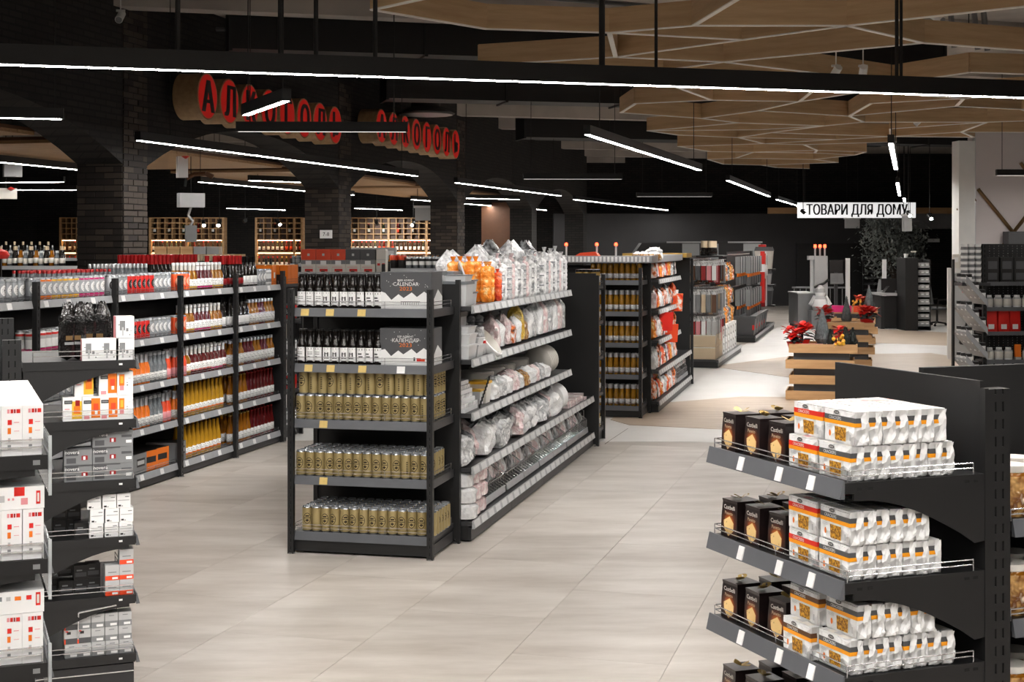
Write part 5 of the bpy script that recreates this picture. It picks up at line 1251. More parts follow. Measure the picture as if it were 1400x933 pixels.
root, SS, _ = run_rack(BF, 'black shelving run of colourful sweet bags', 1.12, .61, [1.17, 1.17, 1.4], .5, ZS, upper=2, h=1.8)
n = 0
for b in (0, 1):
    for k in range(5):
        for q in range(8):
            m = ['film_toy','film_red','film_white','film_dark','film_orange','film_clear','film_rose','film_toy'][(q*3+k*2+b) % 8]
            hh = RND.choice([.2, .24, .28])
            put('sweet_bag', bag_mesh(f'sw{m}{hh}', .15, .1, hh, m, (q+k) % 3+200), SS[(b, k)], .08+q*.14, .09, 0, RND.uniform(-18, 18), f'{nth(q)} sweet bag from near, {("near","far")[b]} bay, {SN[k]} of sweets run', 'bag', 'sweet bags', rot=(RND.uniform(-10, 4), 0))
            if k in (4, 0): put('sweet_bag', bag_mesh(f'sw{m}{hh}', .15, .1, hh, m, (q+k) % 3+200), SS[(b, k)], .12+q*.13, .26, .04, RND.uniform(-18, 18), f'{nth(q)} back-row sweet bag, {("near","far")[b]} bay, {SN[k]} of sweets run', 'bag', 'back row sweet bags')
for q, (x, z, m) in enumerate(((1.0, 1.0, 'red'), (1.06, .82, 'orange_red'), (1.0, 1.2, 'film_red'))):
    put('hanging_leaflet', M().box(-.008,.008,-.09,.09,-.24,0,m).box(-.004,.004,-.02,.02,0,.05,'white').mesh('hanging_leaflet'), BF, 1.13, 1.3+q*.55, z+.2, -62, f'{nth(q)} red leaflet hanging off the sweets run', 'leaflet', 'red leaflets', rot=(0, 10))
for q in range(6):
    put('plastic_bag', bag_mesh(f'sb{q % 3}', .26, .2, .24, ['film_clear','film_grey','film_rose'][q % 3], q+230, True, .3), SS[(2, 0)], .12+.22*q, .16, .14, 0, f'{nth(q)} big clear bag in the low last bay of sweets', 'bag', 'big clear bags of sweets', rot=(-20, 0))
wire_basket(SS[(2, 0)], .03, 1.3, .34, 'tilted wire basket in the last bay of the sweets run')
# slim rack on the far end of the sweets run, hidden save for its post
root = empty('slim_end_rack', BF.sub(0, 4.3), 'tall slim post rack closing the sweets run', 'shelf rack')
ob('post', post_mesh(.04, .035, 1.85, 1, .05, .024, .008), root, (1.1, .12, 0)); ob('panel', M().box(.5, 1.1, .05, .08, .03, 1.86, 'black_panel').mesh('panel'), root)
ob('top_board', M().box(.2, 1.12, -.6, .1, 1.87, 1.93, 'gold').mesh('top_board'), root)
for k, z in enumerate(ZS): ob('shelf', M().box(.5, 1.1, .08, .5, z-.03, z, 'shelf_steel').mesh('shelf'), root)
for q in range(5):
    put('jar', jar, BF.sub(1.02, 4.48, ZS[q]+.001), 0, 0, 0, 0, f'single amber jar on the {SN[q]} of the slim post rack', 'jar', 'jars on the slim post rack')
# ------------------------------------------------------------------ household textiles run
CF = Fr(2.33, 24.51, 0, -14.5)
root, SC, _ = run_rack(CF, 'black household run with hanging towels and kitchen bags', 1.12, 0, [1.3, 1.3, 1.3], .55, [.14], h=1.86)
for z in (1.78, 1.3, .85):
    hk = M()
    ob('hook_bar', M().box(.525, .545, .05, 3.8, z, z+.03, 'wire').mesh('hook_bar'), root)
    for q in range(14): ob('hook', cached('hook', lambda: M().tube((.54,0,0),(1.06,0,.015),.006,'wire',5).mesh('hook')), root, (0, .14+q*.125, z))
cols = ['grey','red_deep','grey_light','beige','grey_dark','white','grey','brown','pink','grey_light']
n = 0
for t, (z, h) in enumerate(((1.78, .4), (1.3, .42), (.85, .45))):
    for q in range(6):
        for s_ in range(6):
            m = cols[(q*3+t*2+s_*7) % 10]; h2 = h*(.8+.2*((s_*3+t+q) % 3)/2)
            o = put('towel_pack', cached(('tw', m, h2), lambda: M().box(-.035,.035,-.02,.02,-h2,-.03,m).box(-.036,.036,-.022,.022,-.08,-.03,'film_clear').box(-.012,.012,-.002,.002,-.03,.01,'white').mesh('towel_pack')), CF, .6+s_*.088, .1+q*.28, z, RND.uniform(-9, 9), f'{nth(s_)} hanging towel pack from panel, {nth(q)} hook, {nth(t)} row', 'towel pack', 'hanging towel packs')
for t, z in enumerate((1.72, 1.3, .95, .55)):
    for q in range(9):
        m = ['film_tan','film_orange','film_cookie','film_toy','film_dark'][(q+t*2) % 5]
        put('hanging_bag', bag_mesh(f'hg{m}', .3, .12, .36, m, (q+t) % 3+260), CF, .86, 1.9+q*.21, z-.36, RND.uniform(-15, 15), f'{nth(q)} hanging tan bag, {nth(t)} row of household run', 'bag', 'hanging tan bags')
for q in range(8):
    for l_ in range(2):
        if q < 2: o = put('storage_box', carton_mesh('stb', .42, .5, .2, 'beige', [('f',.0,1,.92,1,'offwhite')]), CF, .86, .3+q*.52, .145+l_*.205, 0, f'{nth(q)} beige storage box, {("lower","upper")[l_]} layer, near end of household run', 'storage box', 'beige storage boxes')
        else: o = put('appliance_box', carton_mesh('apb', .4, .28, .24, 'white', [('f',.3,.7,.2,.8,'grey'),('r',.3,.7,.15,.8,'ink'),('r',.38,.62,.3,.65,'white'),('f',.35,.65,.3,.6,'white')]), CF, .87, 1.3+(q-2)*.4, .145+l_*.245, 0, f'{nth(q-2)} white appliance box, {("lower","upper")[l_]} layer, base of household run', 'appliance box', 'white appliance boxes')
P['bw'] = pd('beige_bottle', bottle_mesh('bw', .26, .05, 'glass_dark', 'beige', None, neck=.6, sh=(.3,.5), caph=.45, n=10), .11, 'dark bottle with long beige top', 'bottle')
stock(CF.sub(.7, 1.9, 1.86, 90), [P['bw']]*8, 0, -.1, 'household run top', rows=2)
ob('top_ledge', M().box(.5, 1.0, 1.8, 3.4, 1.83, 1.86, 'black_metal').mesh('top_ledge'), root)
# ------------------------------------------------------------------ tools run with bins
DF = Fr(4.0, 30.85, 0, -14.0)
root, SD, _ = run_rack(DF, 'black household run with hanging grey brooms and bins', 1.12, 0, [1.45, 1.45, 1.45, 1.45], .55, [.14], h=1.9)
for t, (z, h) in enumerate(((1.82, .62), (1.12, .6))):
    ob('hook_bar', M().box(.525, .545, .05, 5.4, z, z+.03, 'wire').mesh('hook_bar'), root)
    for q in range(16):
        for s_ in range(2):
            me = cached(('tool', t, q % 3), lambda: M().box(-.05,.05,-.02,.02,-h*.6,-.02,['grey','grey_dark','grey_light'][q % 3]).box(-.018,.018,-.018,.018,-h*.72,-h*.6,'orange').box(-.04,.04,-.016,.016,-h,-h*.72,['grey_dark','grey','grey_dark'][q % 3]).mesh('broom_head'))
            put('broom_head', me, DF, .74+s_*.22, .15+q*.2, z, RND.uniform(-8, 8), f'{nth(q)} grey tool with orange collar, {nth(s_)} hook place, {("upper","lower")[t]} row', 'cleaning tool', 'grey tools with orange collars')
for q, (y, z0, z1, m) in enumerate(((3.6,.7,1.9,'red'),(3.75,.6,1.7,'red_deep'),(3.9,.75,1.85,'orange_red'),(4.2,.6,1.9,'white'),(4.4,.6,1.8,'grey'))):
    put('mop_handle', M().box(-.05,.05,-.04,.04,0,z1-z0,m).box(-.06,.06,-.05,.05,(z1-z0)*.6,(z1-z0)*.75,'white').mesh('mop_handle'), DF, 1.0, y, z0, 0, f'{nth(q)} upright coloured mop pack on the tools run', 'mop pack', 'mop packs')
for q in range(5):
    o = put('storage_tub', M().frustum((.22,.28),(.26,.33),0,.36,'grey_dark').mesh('storage_tub'), DF, .85, .4+q*.72, .145, 0, f'{nth(q)} dark grey storage tub on the base of the tools run', 'storage tub', 'dark storage tubs')
    ob('rim', M().box(-.28,.28,-.35,.35,.36,.41,'grey_dark').mesh('rim'), o); ob('sticker', M().box(.2,.243,-.34,-.3,.12,.22,'red').mesh('sticker'), o)
def bin_(fr, x, y, z, w, h, m, lid, label):
    o = put('waste_bin', M().frustum((w*.42,w*.42),(w/2,w/2),0,h,m).mesh('waste_bin'), fr, x, y, z, 0, label, 'waste bin', 'waste bins'); ob('bin_lid', M().frustum((w*.53,w*.53),(w*.45,w*.45),h,h+.1,lid).mesh('bin_lid'), o)
bs = DF.sub(.8, 6.15)
br_ = empty('bin_stand', bs, 'black stand carrying waste bins at the far end', 'stand')
ob('stand_post', M().box(-.3, -.25, -.2, .2, 0, 1.9, 'black_metal').mesh('stand_post'), br_)
for z in (.55, 1.06, 1.45): ob('stand_shelf', M().box(-.28, .32, -.25, .25, z-.03, z, 'black_metal').mesh('stand_shelf'), br_)
bin_(bs, .05, 0, 1.45, .44, .45, 'offwhite', 'grey_dark', 'white waste bin with dark lid, topmost on the stand'); bin_(bs, .05, 0, 1.06, .36, .27, 'grey_light', 'grey_dark', 'small grey waste bin in the middle of the stand'); bin_(bs, .05, 0, .55, .42, .36, 'grey_dark', 'grey', 'dark waste bin lowest on the stand')
put('red_tin', M().lathe([(.1,0,'red'),(.1,.05,'red'),(.08,.06,'red')],14).mesh('red_tin', True), bs, 0.0, 0, 2.0, 0, 'small red tin on top of the white waste bin', 'tin')
# black canopied display far behind
HF = Fr(3.15, 38.3, 0, 0)
root = empty('canopy_display', HF, 'long black canopied display far behind the household runs', 'display')
ob('canopy', M().prism([(0,1.75),(.25,2.1),(3.4,2.12),(3.4,1.75)], 'y', 0, .9, 'black_metal').mesh('canopy'), root); ob('cabinet', M().box(.1, 3.4, .3, .9, 0, 1.75, 'black_panel').mesh('cabinet'), root)
for x in (.9, 2.5): ob('light_bar', M().box(x, x+.9, -.04, 0, 2.1, 2.14, 'rail_pale').mesh('light_bar'), root)
for x in (1.3, 1.8, 2.9): ob('side_glass', M().box(x, x+.45, -.06, -.05, 1.55, 2.08, 'acrylic').mesh('side_glass'), root)
# ------------------------------------------------------------------ crate towers with plants
def crate_tower(fr, label, w=.88, d=.62, tiers=4, p=.205, gap0=.015):
    root = empty('crate_tower', fr, label, 'crate display'); 
    for t in range(tiers):
        ox, oy = ((.0, 0), (.045, .03), (.0, .0), (.04, .03))[t % 4]; z = gap0+t*p; h = .105; b = .018
        c = ob('crate', M().box(ox, ox+w, oy, oy+d, z, z+.012, 'crate_wood').mesh('crate'), root)
        sm = M().box(0, w, 0, b, 0, h, 'crate_wood').mesh('board'); em = M().box(0, b, 0, d-2*b, 0, h, 'crate_wood').mesh('board')
        ob('board', sm, c, (ox, oy, z+.012)); ob('board', sm, c, (ox, oy+d-b, z+.012)); ob('board', em, c, (ox, oy+b, z+.012)); ob('board', em, c, (ox+w-b, oy+b, z+.012))
        if t < tiers-1: ob('core', M().box(.1, w-.06, .09, d-.06, z+.02, z+p, 'grey_dark').mesh('core'), root)
    return fr.sub(0, 0, gap0+(tiers-1)*p+.013)
c1 = crate_tower(Fr(3.6, 19.25, 0, -13.5), 'tower of four shallow wooden crates with plants on top')
c2 = crate_tower(Fr(5.15, 24.6, 0, -13.5), 'second tower of wooden crates behind the first')
c3 = crate_tower(Fr(6.6, 30.2, 0, -13.5), 'third tower of wooden crates before the checkouts', tiers=4)
def conifer(fr, x, y, z, r, h, m, label, seed=0):
    rg = random.Random(seed); root = put('potted_conifer', M().lathe([(r*.5,0,'grey_dark'),(r*.62,.09,'grey_dark'),(r*.5,.09,'bark')],12).mesh('potted_conifer', True), fr, x, y, z, 0, label, 'potted plant')
    mm = M(); mm.lathe([(r*.35,.08,m),(r*.72,.08+h*.15,m),(r*.5,.08+h*.5,m),(r*.12,.08+h*.9,m),(.004,.08+h,m)],10)
    for q in range(420):
        t = rg.random()**1.3; a = rg.uniform(0, 6.28); rr = r*(1-t)*.78*(.55 if t < .06 else 1)+.004; zz = .085+h*t*.95
        dx, dy = math.cos(a), math.sin(a); L = r*.42*(1-.5*t); p = (dx*rr, dy*rr, zz); tip = (dx*(rr+L*.55), dy*(rr+L*.55), zz+L*.95)
        w_ = .007; mm.face([(p[0]-dy*w_,p[1]+dx*w_,p[2]),(p[0]+dy*w_,p[1]-dx*w_,p[2]),tip], m)
    ob('needles', mm.mesh('needles'), root, kind='stuff')
def poinsettia(fr, x, y, z, s, label, seed=0, m='red'):
    rg = random.Random(seed); root = put('poinsettia', M().lathe([(.05*s,0,'red_deep'),(.075*s,.09*s,'red'),(.085*s,.11*s,'red'),(.06*s,.1*s,'bark')],12).mesh('poinsettia', True), fr, x, y, z, 0, label, 'potted plant')
    def leaf(mm, a, L, w_, z0, tilt, mt):
        d = (math.cos(a), math.sin(a)); n_ = (-d[1], d[0]); pts = [(0,0),(.35,1),(.7,.8),(1,0),(.7,-.8),(.35,-1)]
        mm.face([(d[0]*L*p+n_[0]*w_*q, d[1]*L*p+n_[1]*w_*q, z0+tilt*L*p-.55*L*p*p) for p, q in pts], mt)
    g = M(); f_ = M()
    for q in range(14): leaf(g, rg.uniform(0, 6.28), .13*s, .045*s, (.1+.07*rg.random())*s, .5, 'dark_green')
    for c_ in range(4):
        cx, cy, cz = rg.uniform(-.06, .06)*s, rg.uniform(-.06, .06)*s, (.16+.09*rg.random())*s
        for q in range(9):
            k = len(f_.v); leaf(f_, q*.7+rg.uniform(-.2, .2), .105*s, .034*s, cz, (.25, .7, 1.1)[q % 3]+rg.uniform(-.15, .15), m); f_.v[k:] = [(a+cx, b+cy, c) for a, b, c in f_.v[k:]]
    ob('leaves', g.mesh('leaves'), root, kind='stuff'); ob('flowers', f_.mesh('flowers'), root, kind='stuff'); ob('stalk', M().tube((0,0,.09*s),(0,0,.2*s),.012*s,'dark_green',6).mesh('stalk'), root)
poinsettia(c1, .1, .14, 0, 1.15, 'red poinsettia on the near corner of the first crate tower', 1); poinsettia(c1, .2, .38, 0, 1.3, 'red poinsettia set behind the corner one, first crate tower', 2); poinsettia(c1, .72, .5, 0, 1.1, 'red poinsettia at the back of the first crate tower', 5)
conifer(c1, .46, .42, 0, .15, .48, 'spruce_grey', 'tall silver-grey conifer on the first crate tower', 3); conifer(c1, .57, .12, 0, .062, .22, 'dark_green', 'slim small dark conifer, front of the first crate tower', 4)
for q, (x, y) in enumerate(((.78,.14),(.86,.2),(.76,.26))): conifer(c1, x, y, 0, .085, .24, 'dark_green', f'{nth(q)} bushy dark conifer at the end of first crate tower', 6+q)
put('gift_carton', M().box(-.14,.14,-.07,.07,0,.1,'pink').box(-.03,.03,-.072,-.07,.04,.07,'white').mesh('gift_carton'), c1, .34, .12, .0, 4, 'flat pink gift carton on the first crate tower', 'gift carton'); put('white_carton', carton_mesh('wct', .2, .14, .1, 'white', [('f',.6,.8,.1,.7,'brown')]), c1, .62, .28, 0, 0, 'white carton between the conifers of the first tower', 'carton')
def berries(fr, x, y, z, label, seed):
    rg = random.Random(seed); o = put('berry_plant', M().lathe([(.04,0,'grey'),(.05,.08,'grey'),(.04,.08,'bark')],10).mesh('berry_plant'), fr, x, y, z, 0, label, 'potted plant')
    ob('stalk', M().tube((0,0,.07),(0,0,.2),.008,'dark_green',5).mesh('stalk'), o)
    mb = cached('berry', lambda: M().lathe([(.006,-.026,'orange'),(.02,-.016,'yellow'),(.026,0,'yellow'),(.02,.016,'yellow'),(.006,.026,'orange')],8).mesh('berry', True))
    for q in range(14): ob('berry', mb, o, (rg.uniform(-.08, .08), rg.uniform(-.08, .06), rg.uniform(.04, .24)))
berries(c1, .68, .1, 0, 'plant with round orange-yellow fruit, first crate tower', 9)
poinsettia(c2, .1, .2, 0, 1.4, 'red poinsettia at the near side of the second crate tower', 11); poinsettia(c2, .8, .2, 0, 1.5, 'red poinsettia at the far side of the second crate tower', 12)
conifer(c2, .46, .3, 0, .12, .46, 'spruce_grey', 'silver-grey conifer in the middle of the second crate tower', 13); put('cup', M().lathe([(.05,0,'white'),(.07,.1,'white'),(.06,.1,'offwhite')],12).mesh('cup', True), c2, .28, .14, 0, 0, 'white cup on the second crate tower', 'cup')
put('flat_box', M().box(-.3,.3,-.12,.12,0,.11,'crate_wood').mesh('flat_box'), c2, .45, .1, 0, 0, 'plain wooden box in front on the second crate tower', 'box')
conifer(c3, .75, .2, 0, .14, .5, 'spruce_grey', 'grey conifer at the end of the third crate tower', 14); put('gift_carton', M().box(-.2,.2,-.1,.1,0,.13,'magenta').mesh('gift_carton'), c3, .2, .1, .02, 0, 'magenta gift carton on the third crate tower', 'gift carton'); put('gift_carton', M().box(-.16,.16,-.1,.1,0,.13,'orange_red').mesh('gift_carton'), c3, .6, .08, .02, 0, 'orange-red gift carton on the third crate tower', 'gift carton')
berries(c3, .5, .3, .02, 'plant with orange fruit on the third crate tower', 17); poinsettia(c3, .6, .35, .02, 1.2, 'orange flowering plant on the third crate tower', 18, 'orange_red')
# ------------------------------------------------------------------ checkout zone at the far end
KF = Fr(7.45, 36.0, 0, 0)
root = empty('checkout_column', KF, 'pale grey checkout column with three red-lit stalks', 'checkout column')
ob('column_shaft', M().box(.0, .32, 0, .3, .0, 1.78, 'grey_light').box(-.14, .0, .05, .25, 1.68, 1.78, 'grey_light').mesh('column_shaft'), root)
for q in range(3):
    s_ = ob('stalk', M().tube((.03+.12*q,.1,1.78),(.03+.12*q,.1,1.98),.022,'grey_light',8).mesh('stalk'), root); ob('lamp_cap', M().lathe([(.035,1.98,'orange_red'),(.036,2.02,'red_led'),(.03,2.06,'red_led')],10,.03+.12*q,.1).mesh('lamp_cap', True), s_)
ob('scarf', M().path([(-.02,-.02,1.0),(.1,-.03,1.06),(.22,-.03,1.1),(.34,-.02,1.2)], .03, 'ink', 6).mesh('scarf'), root)
put('plush_gnome', M().lathe([(.17,0,'white'),(.2,.1,'grey_light'),(.17,.28,'white'),(.11,.36,'grey_light'),(.13,.44,'white'),(.11,.54,'grey_light'),(.03,.62,'white')],14).mesh('plush_gnome', True), Fr(7.5, 35.6, .45), 0, 0, 0, 0, 'white and grey plush figure before the checkout column', 'plush figure', kids=[('arm', M().tube((-.12,0,.34),(-.26,-.05,.14),.06,'grey_light',8,.045).mesh('arm'),(0,0,0)),('arm', M().tube((.12,0,.34),(.24,-.05,.14),.06,'white',8,.045).mesh('arm'),(0,0,0))])
put('plush_plinth', M().box(-.25,.25,-.2,.2,0,.45,'grey').mesh('plush_plinth'), Fr(7.5,35.6), 0, 0, 0, 0, 'low grey plinth under the plush figure', 'plinth')
ct = empty('checkout_counter', Fr(7.0, 35.8), 'low grey checkout counter beside the column', 'counter'); ob('counter_body', M().box(0, .42, 0, 1.2, .08, .85, 'grey').mesh('counter_body'), ct); ob('counter_plinth', M().box(.02, .4, .02, 1.18, 0, .08, 'ink').mesh('counter_plinth'), ct); ob('counter_top', M().box(-.02, .44, -.02, 1.22, .85, .88, 'grey_light').mesh('counter_top'), ct)
for q, (px, Y, z) in enumerate(((1106,36.6,1.7),(1159,36,1.72),(1209,37.5,1.68))):
    x = (px-700)/2000*Y; o = put('anti_theft_post', M().box(-.05,.05,-.03,.03,0.03,z,'white').mesh('anti_theft_post'), Fr(x, Y-.4 if q == 0 else Y), 0, 0, 0, 0, f'{nth(q)} slim white gate post at the checkouts', 'gate post', 'white gate posts'); ob('base_plate', M().box(-.1,.1,-.12,.12,0,.03,'grey').mesh('base_plate'), o)
mo_ = empty('checkout_monitor', Fr(8.25, 37.2), 'dark screen on a stand behind the checkout column', 'monitor'); ob('screen', M().box(-.16,.16,0,.05,1.35,1.66,'ink').mesh('screen'), mo_); ob('keypad', M().prism([(0,1.05),(-.12,1.08),(-.02,1.33),(0,1.33)], 'x', -.16, .16, 'grey').mesh('keypad'), mo_); ob('stand_post', M().box(-.04,.04,.02,.1,0,1.36,'grey_dark').mesh('stand_post'), mo_)
put('stool_box', M().box(-.2,.2,-.2,.2,0,.03,'black_metal').mesh('stool_box'), Fr(8.25,37.25,0), .5, 0, .0, 0, 'flat black plate on the checkout floor', 'plate')
hr = empty('hand_rail', Fr(7.2, 37.6), 'grey metal railing behind the checkout column', 'railing')
ob('rail_bar', M().tube((0,0,.95),(1.5,0,.95),.025,'grey',6).mesh('rail_bar'), hr)
for q in range(10): ob('baluster', M().tube((.05+q*.155,0,0),(.05+q*.155,0,.95),.012,'grey',5).mesh('baluster'), hr)
# cash desk, chairs, sweets rack
cd = empty('cash_desk', Fr(9.0, 35.6), 'black cash desk with a grey top and till', 'cash desk')
ob('desk_body', M().box(.02, .55, .05, .7, .03, .78, 'black_panel').mesh('desk_body'), cd); ob('desk_side', M().box(-.02, .06, .0, .75, 0, .8, 'plinth').mesh('desk_side'), cd); ob('desk_top', M().prism([(-.08,.82),(.66,.8),(.66,.86),(-.08,.88)], 'y', -.05, .8, 'grey_light').mesh('desk_top'), cd)
till = empty('till', Fr(9.1, 35.75, .88), 'black till with screen on the cash desk', 'till'); ob('till_base', M().prism([(0,0),(.4,0),(.4,.12),(.12,.16)], 'y', .0, .3, 'ink').mesh('till_base'), till); ob('till_screen', M().box(.0,.4,.3,.34,.05,.34,'ink').mesh('till_screen'), till); ob('keys', M().box(.26,.44,-.06,.08,.0,.05,'grey').mesh('keys'), till)
rk = empty('sweets_stand', Fr(9.42, 35.0), 'tall black checkout stand of small sweets', 'stand')
ob('side_board', M().box(-.06, .24, -.2, .6, 0, 1.74, 'black_panel').mesh('side_board'), rk); ob('far_board', M().box(.57, .6, .0, .6, 0, 1.7, 'black_panel').mesh('far_board'), rk); ob('back_board', M().box(.24, .57, .55, .6, 0, 1.7, 'black_panel').mesh('back_board'), rk)
n = 0
for q in range(9):
    z = .12+q*.175; ob('shelf', M().box(.24, .57, .0, .55, z-.015, z, 'black_metal').mesh('shelf'), rk); ob('shelf_rail', M().box(.24, .57, -.015, 0, z-.02, z+.03, 'rail_pale' if q > 2 else 'grey').mesh('shelf_rail'), rk)
    for c_ in range(3): put('sweet_pack', carton_mesh(f'swp{(q+c_) % 4}', .1, .1, .1, ['pink','red_deep','grey_light','offwhite'][(q+c_) % 4] if q > 2 else 'grey_light', [('f',.2,.8,.3,.6,'white')]), Fr(9.42, 35.0, z+.001), .295+.11*c_, .06, 0, 0, f'{nth(c_)} small sweet pack, shelf {["one","two","three","four","five","six","seven","eight","nine"][q]} of checkout stand', 'sweet pack', 'sweet packs at the checkout')
put('small_cup', M().lathe([(.04,0,'white'),(.06,.1,'white'),(.05,.1,'white')],10).mesh('small_cup'), Fr(9.4,34.9,1.74), -.0, 0, 0, 0, 'white cup on top of the checkout stand', 'cup')
for q in range(4): put('blossom_sprig', M().tube((0,0,0),(RND.uniform(-.05,.05),0,.14),.006,'dark_green',4).lathe([(.01,.13,'offwhite'),(.03,.15,'offwhite'),(.01,.17,'offwhite')],6).mesh('blossom_sprig'), Fr(9.42,34.92,1.74), .12+q*.03, 0, 0, 0, f'{nth(q)} pale flower sprig on top of the checkout stand', 'flower', 'pale flower sprigs')
def office_chair(x, y, rz, label):
    r_ = empty('office_chair', Fr(x, y, 0, rz), label, 'chair')
    for q in range(5):
        a = q*2*math.pi/5; l_ = ob('leg', M().tube((0,0,.1),(.3*math.cos(a),.3*math.sin(a),.06),.025,'ink',6,.015).mesh('leg'), r_); ob('caster', M().tube((.3*math.cos(a)-.02,.3*math.sin(a),.03),(.3*math.cos(a)+.02,.3*math.sin(a),.03),.03,'ink',8).mesh('caster'), l_)
    ob('gas_lift', M().tube((0,0,.08),(0,0,.45),.028,'ink',8).mesh('gas_lift'), r_); ob('seat', M().grid(lambda u, v: (-.24+.48*u, -.24+.48*v, .45+.05*math.sin(math.pi*u)*math.sin(math.pi*v)), 6, 6, 'grey').box(-.24,.24,-.24,.24,.42,.45,'grey_dark').mesh('seat', True), r_)
    ob('backrest', M().prism([(.2,.55),(.3,.6),(.36,1.12),(.3,1.14),(.24,.8)], 'x', -.23, .23, 'grey').mesh('backrest'), r_); ob('back_stem', M().tube((0,.18,.43),(0,.3,.66),.02,'ink',6).mesh('back_stem'), r_)
    for s_ in (-1, 1): ob('armrest', M().path([(s_*.22,.1,.46),(s_*.27,.1,.66),(s_*.27,-.15,.68)], .02, 'ink', 6).mesh('armrest'), r_)
office_chair(9.5, 38.4, -70, 'black office chair beside the cash desk'); office_chair(10.75, 37.0, 100, 'black office chair beyond the sweets stand')
# tree
tr = empty('indoor_tree', Fr(11.3, 43.5), 'grey-leaved indoor tree behind the cash desk', 'tree')
ob('planter', M().lathe([(.3,0,'grey_dark'),(.38,.5,'grey_dark'),(.34,.5,'bark')],16).mesh('planter'), tr)
br = M().tube((0,0,.45),(.05,0,1.4),.06,'bark',8,.04)
rg = random.Random(5); tips = []
for q in range(16):
    a = rg.uniform(0, 6.28); h0 = rg.uniform(.9, 1.5); tip = (math.cos(a)*rg.uniform(.3, .85), math.sin(a)*rg.uniform(.3, .7), rg.uniform(1.4, 2.7)); br.tube((.03,0,h0), tip, .02, 'bark', 5, .006); tips.append(tip)
ob('trunk', br.mesh('trunk'), tr)
fo = M()
for q in range(4200):
    c_ = tips[rg.randrange(16)]; p = (c_[0]+rg.gauss(0,.24), c_[1]+rg.gauss(0,.24), c_[2]+rg.gauss(0,.24)); a, b = rg.uniform(0, 6.28), rg.uniform(-1.2, .6); L = rg.uniform(.09, .16); w_ = .032
    d = (math.cos(a)*math.cos(b), math.sin(a)*math.cos(b), math.sin(b)); n_ = (-math.sin(a), math.cos(a), 0)
    fo.face([p, (p[0]+d[0]*L*.5+n_[0]*w_, p[1]+d[1]*L*.5+n_[1]*w_, p[2]+d[2]*L*.5), (p[0]+d[0]*L, p[1]+d[1]*L, p[2]+d[2]*L), (p[0]+d[0]*L*.5-n_[0]*w_, p[1]+d[1]*L*.5-n_[1]*w_, p[2]+d[2]*L*.5)], 'leaf_grey')
ob('foliage', fo.mesh('foliage'), tr, kind='stuff')
# slatted screen behind the tree
sr = empty('slatted_screen', Fr(11.4, 47.5), 'grey slatted screen behind the tree', 'screen')
for q in range(9): ob('slat', cached('slat', lambda: M().prism([(0,0),(.1,.04),(.1,.07),(0,.03)], 'x', 0, 1.9, 'grey_dark').mesh('slat')), sr, (0, 0, .15+q*.2))
for x in (0, 1.86): ob('stile', M().box(x, x+.04, 0, .1, 0, 2.0, 'black_metal').mesh('stile'), sr)
put('exit_notice', M().box(-.2,.2,-.02,.02,-.06,.06,'tag_white').mesh('exit_notice'), Fr(*at(1276.5, 329, 50.44)), 0, 0, 0, 0, 'small white notice on the dark far wall', 'notice')
# ------------------------------------------------------------------ right side: cooler and cosmetics rack
QF = Fr(7.78, 26.1, 0, -15)
q_ = empty('glass_cooler', QF, 'white-framed cooler with a glass front and black handle', 'cooler')
ob('cooler_body', M().box(.06, 1.0, .03, .7, .05, 1.6, 'grey_light').mesh('cooler_body'), q_)
ob('cooler_frame', M().box(0, .06, 0, .7, 0, 1.63, 'white_paint').box(0, .5, -.01, .05, 1.55, 1.63, 'white_paint').box(0, .5, -.01, .05, 0, .06, 'white_paint').mesh('cooler_frame'), q_)
ob('glass_pane', M().box(.08, .48, .0, .01, .08, 1.53, 'acrylic').mesh('glass_pane'), q_); ob('red_sticker', M().box(.24, .42, -.006, 0, 1.2, 1.3, 'red').mesh('red_sticker'), q_); ob('red_sticker', M().lathe([(.08,0,'red'),(.085,.004,'red')],14).mesh('red_sticker'), q_, (.32, -.006, .8), 0, (math.pi/2, 0, 0)); ob('handle', M().path([(.34,-.02,.75),(.3,-.06,.6),(.22,-.06,.42),(.2,-.04,.3),(.4,-.03,.28)], .02, 'ink', 6).mesh('handle'), q_)
for q in range(4): put('pink_box', carton_mesh('pkb', .12, .2, .28, 'pink' if q % 2 else 'offwhite', [('f',.2,.8,.5,.8,'white')]), QF.sub(0,0,1.601), .14+q*.13, .2, 0, 0, f'{nth(q)} tall pastel box on top of the cooler', 'box', 'pastel boxes on the cooler')
VF = Fr(4.86, 15.0, 0, 5)
v_ = empty('cosmetics_rack', VF, 'black pegboard rack of cosmetics with slanted side trays', 'shelf rack')
pb_ = M().box(0, 1.4, .3, .32, .1, 2.06, 'black_panel'); ob('pegboard', pb_.mesh('pegboard'), v_)
ph = M()
for a in range(26):
    for b in range(60): ph.box(.06+a*.05, .068+a*.05, .298, .3, .5+b*.026, .508+b*.026, 'wire' if (a*7+b*3) % 5 else 'grey')
ob('peg_holes', ph.mesh('peg_holes'), v_, kind='stuff')
ob('post', post_mesh(.04, .035, 2.06, 1, .05, .03, .012), v_, (-.03, .0, 0))
VN = ['lowest', 'second', 'third', 'fourth', 'top']
VZ = [.72, .86, 1.15, 1.40, 1.66]
for k, z in enumerate(VZ): 
    ob('shelf', M().box(.01, .8, .02, .3, z-.02, z, 'shelf_steel').mesh('shelf'), v_); ob('shelf_lip', M().box(.01, .8, .0, .02, z-.03, z+.01, 'rail_grey').mesh('shelf_lip'), v_)
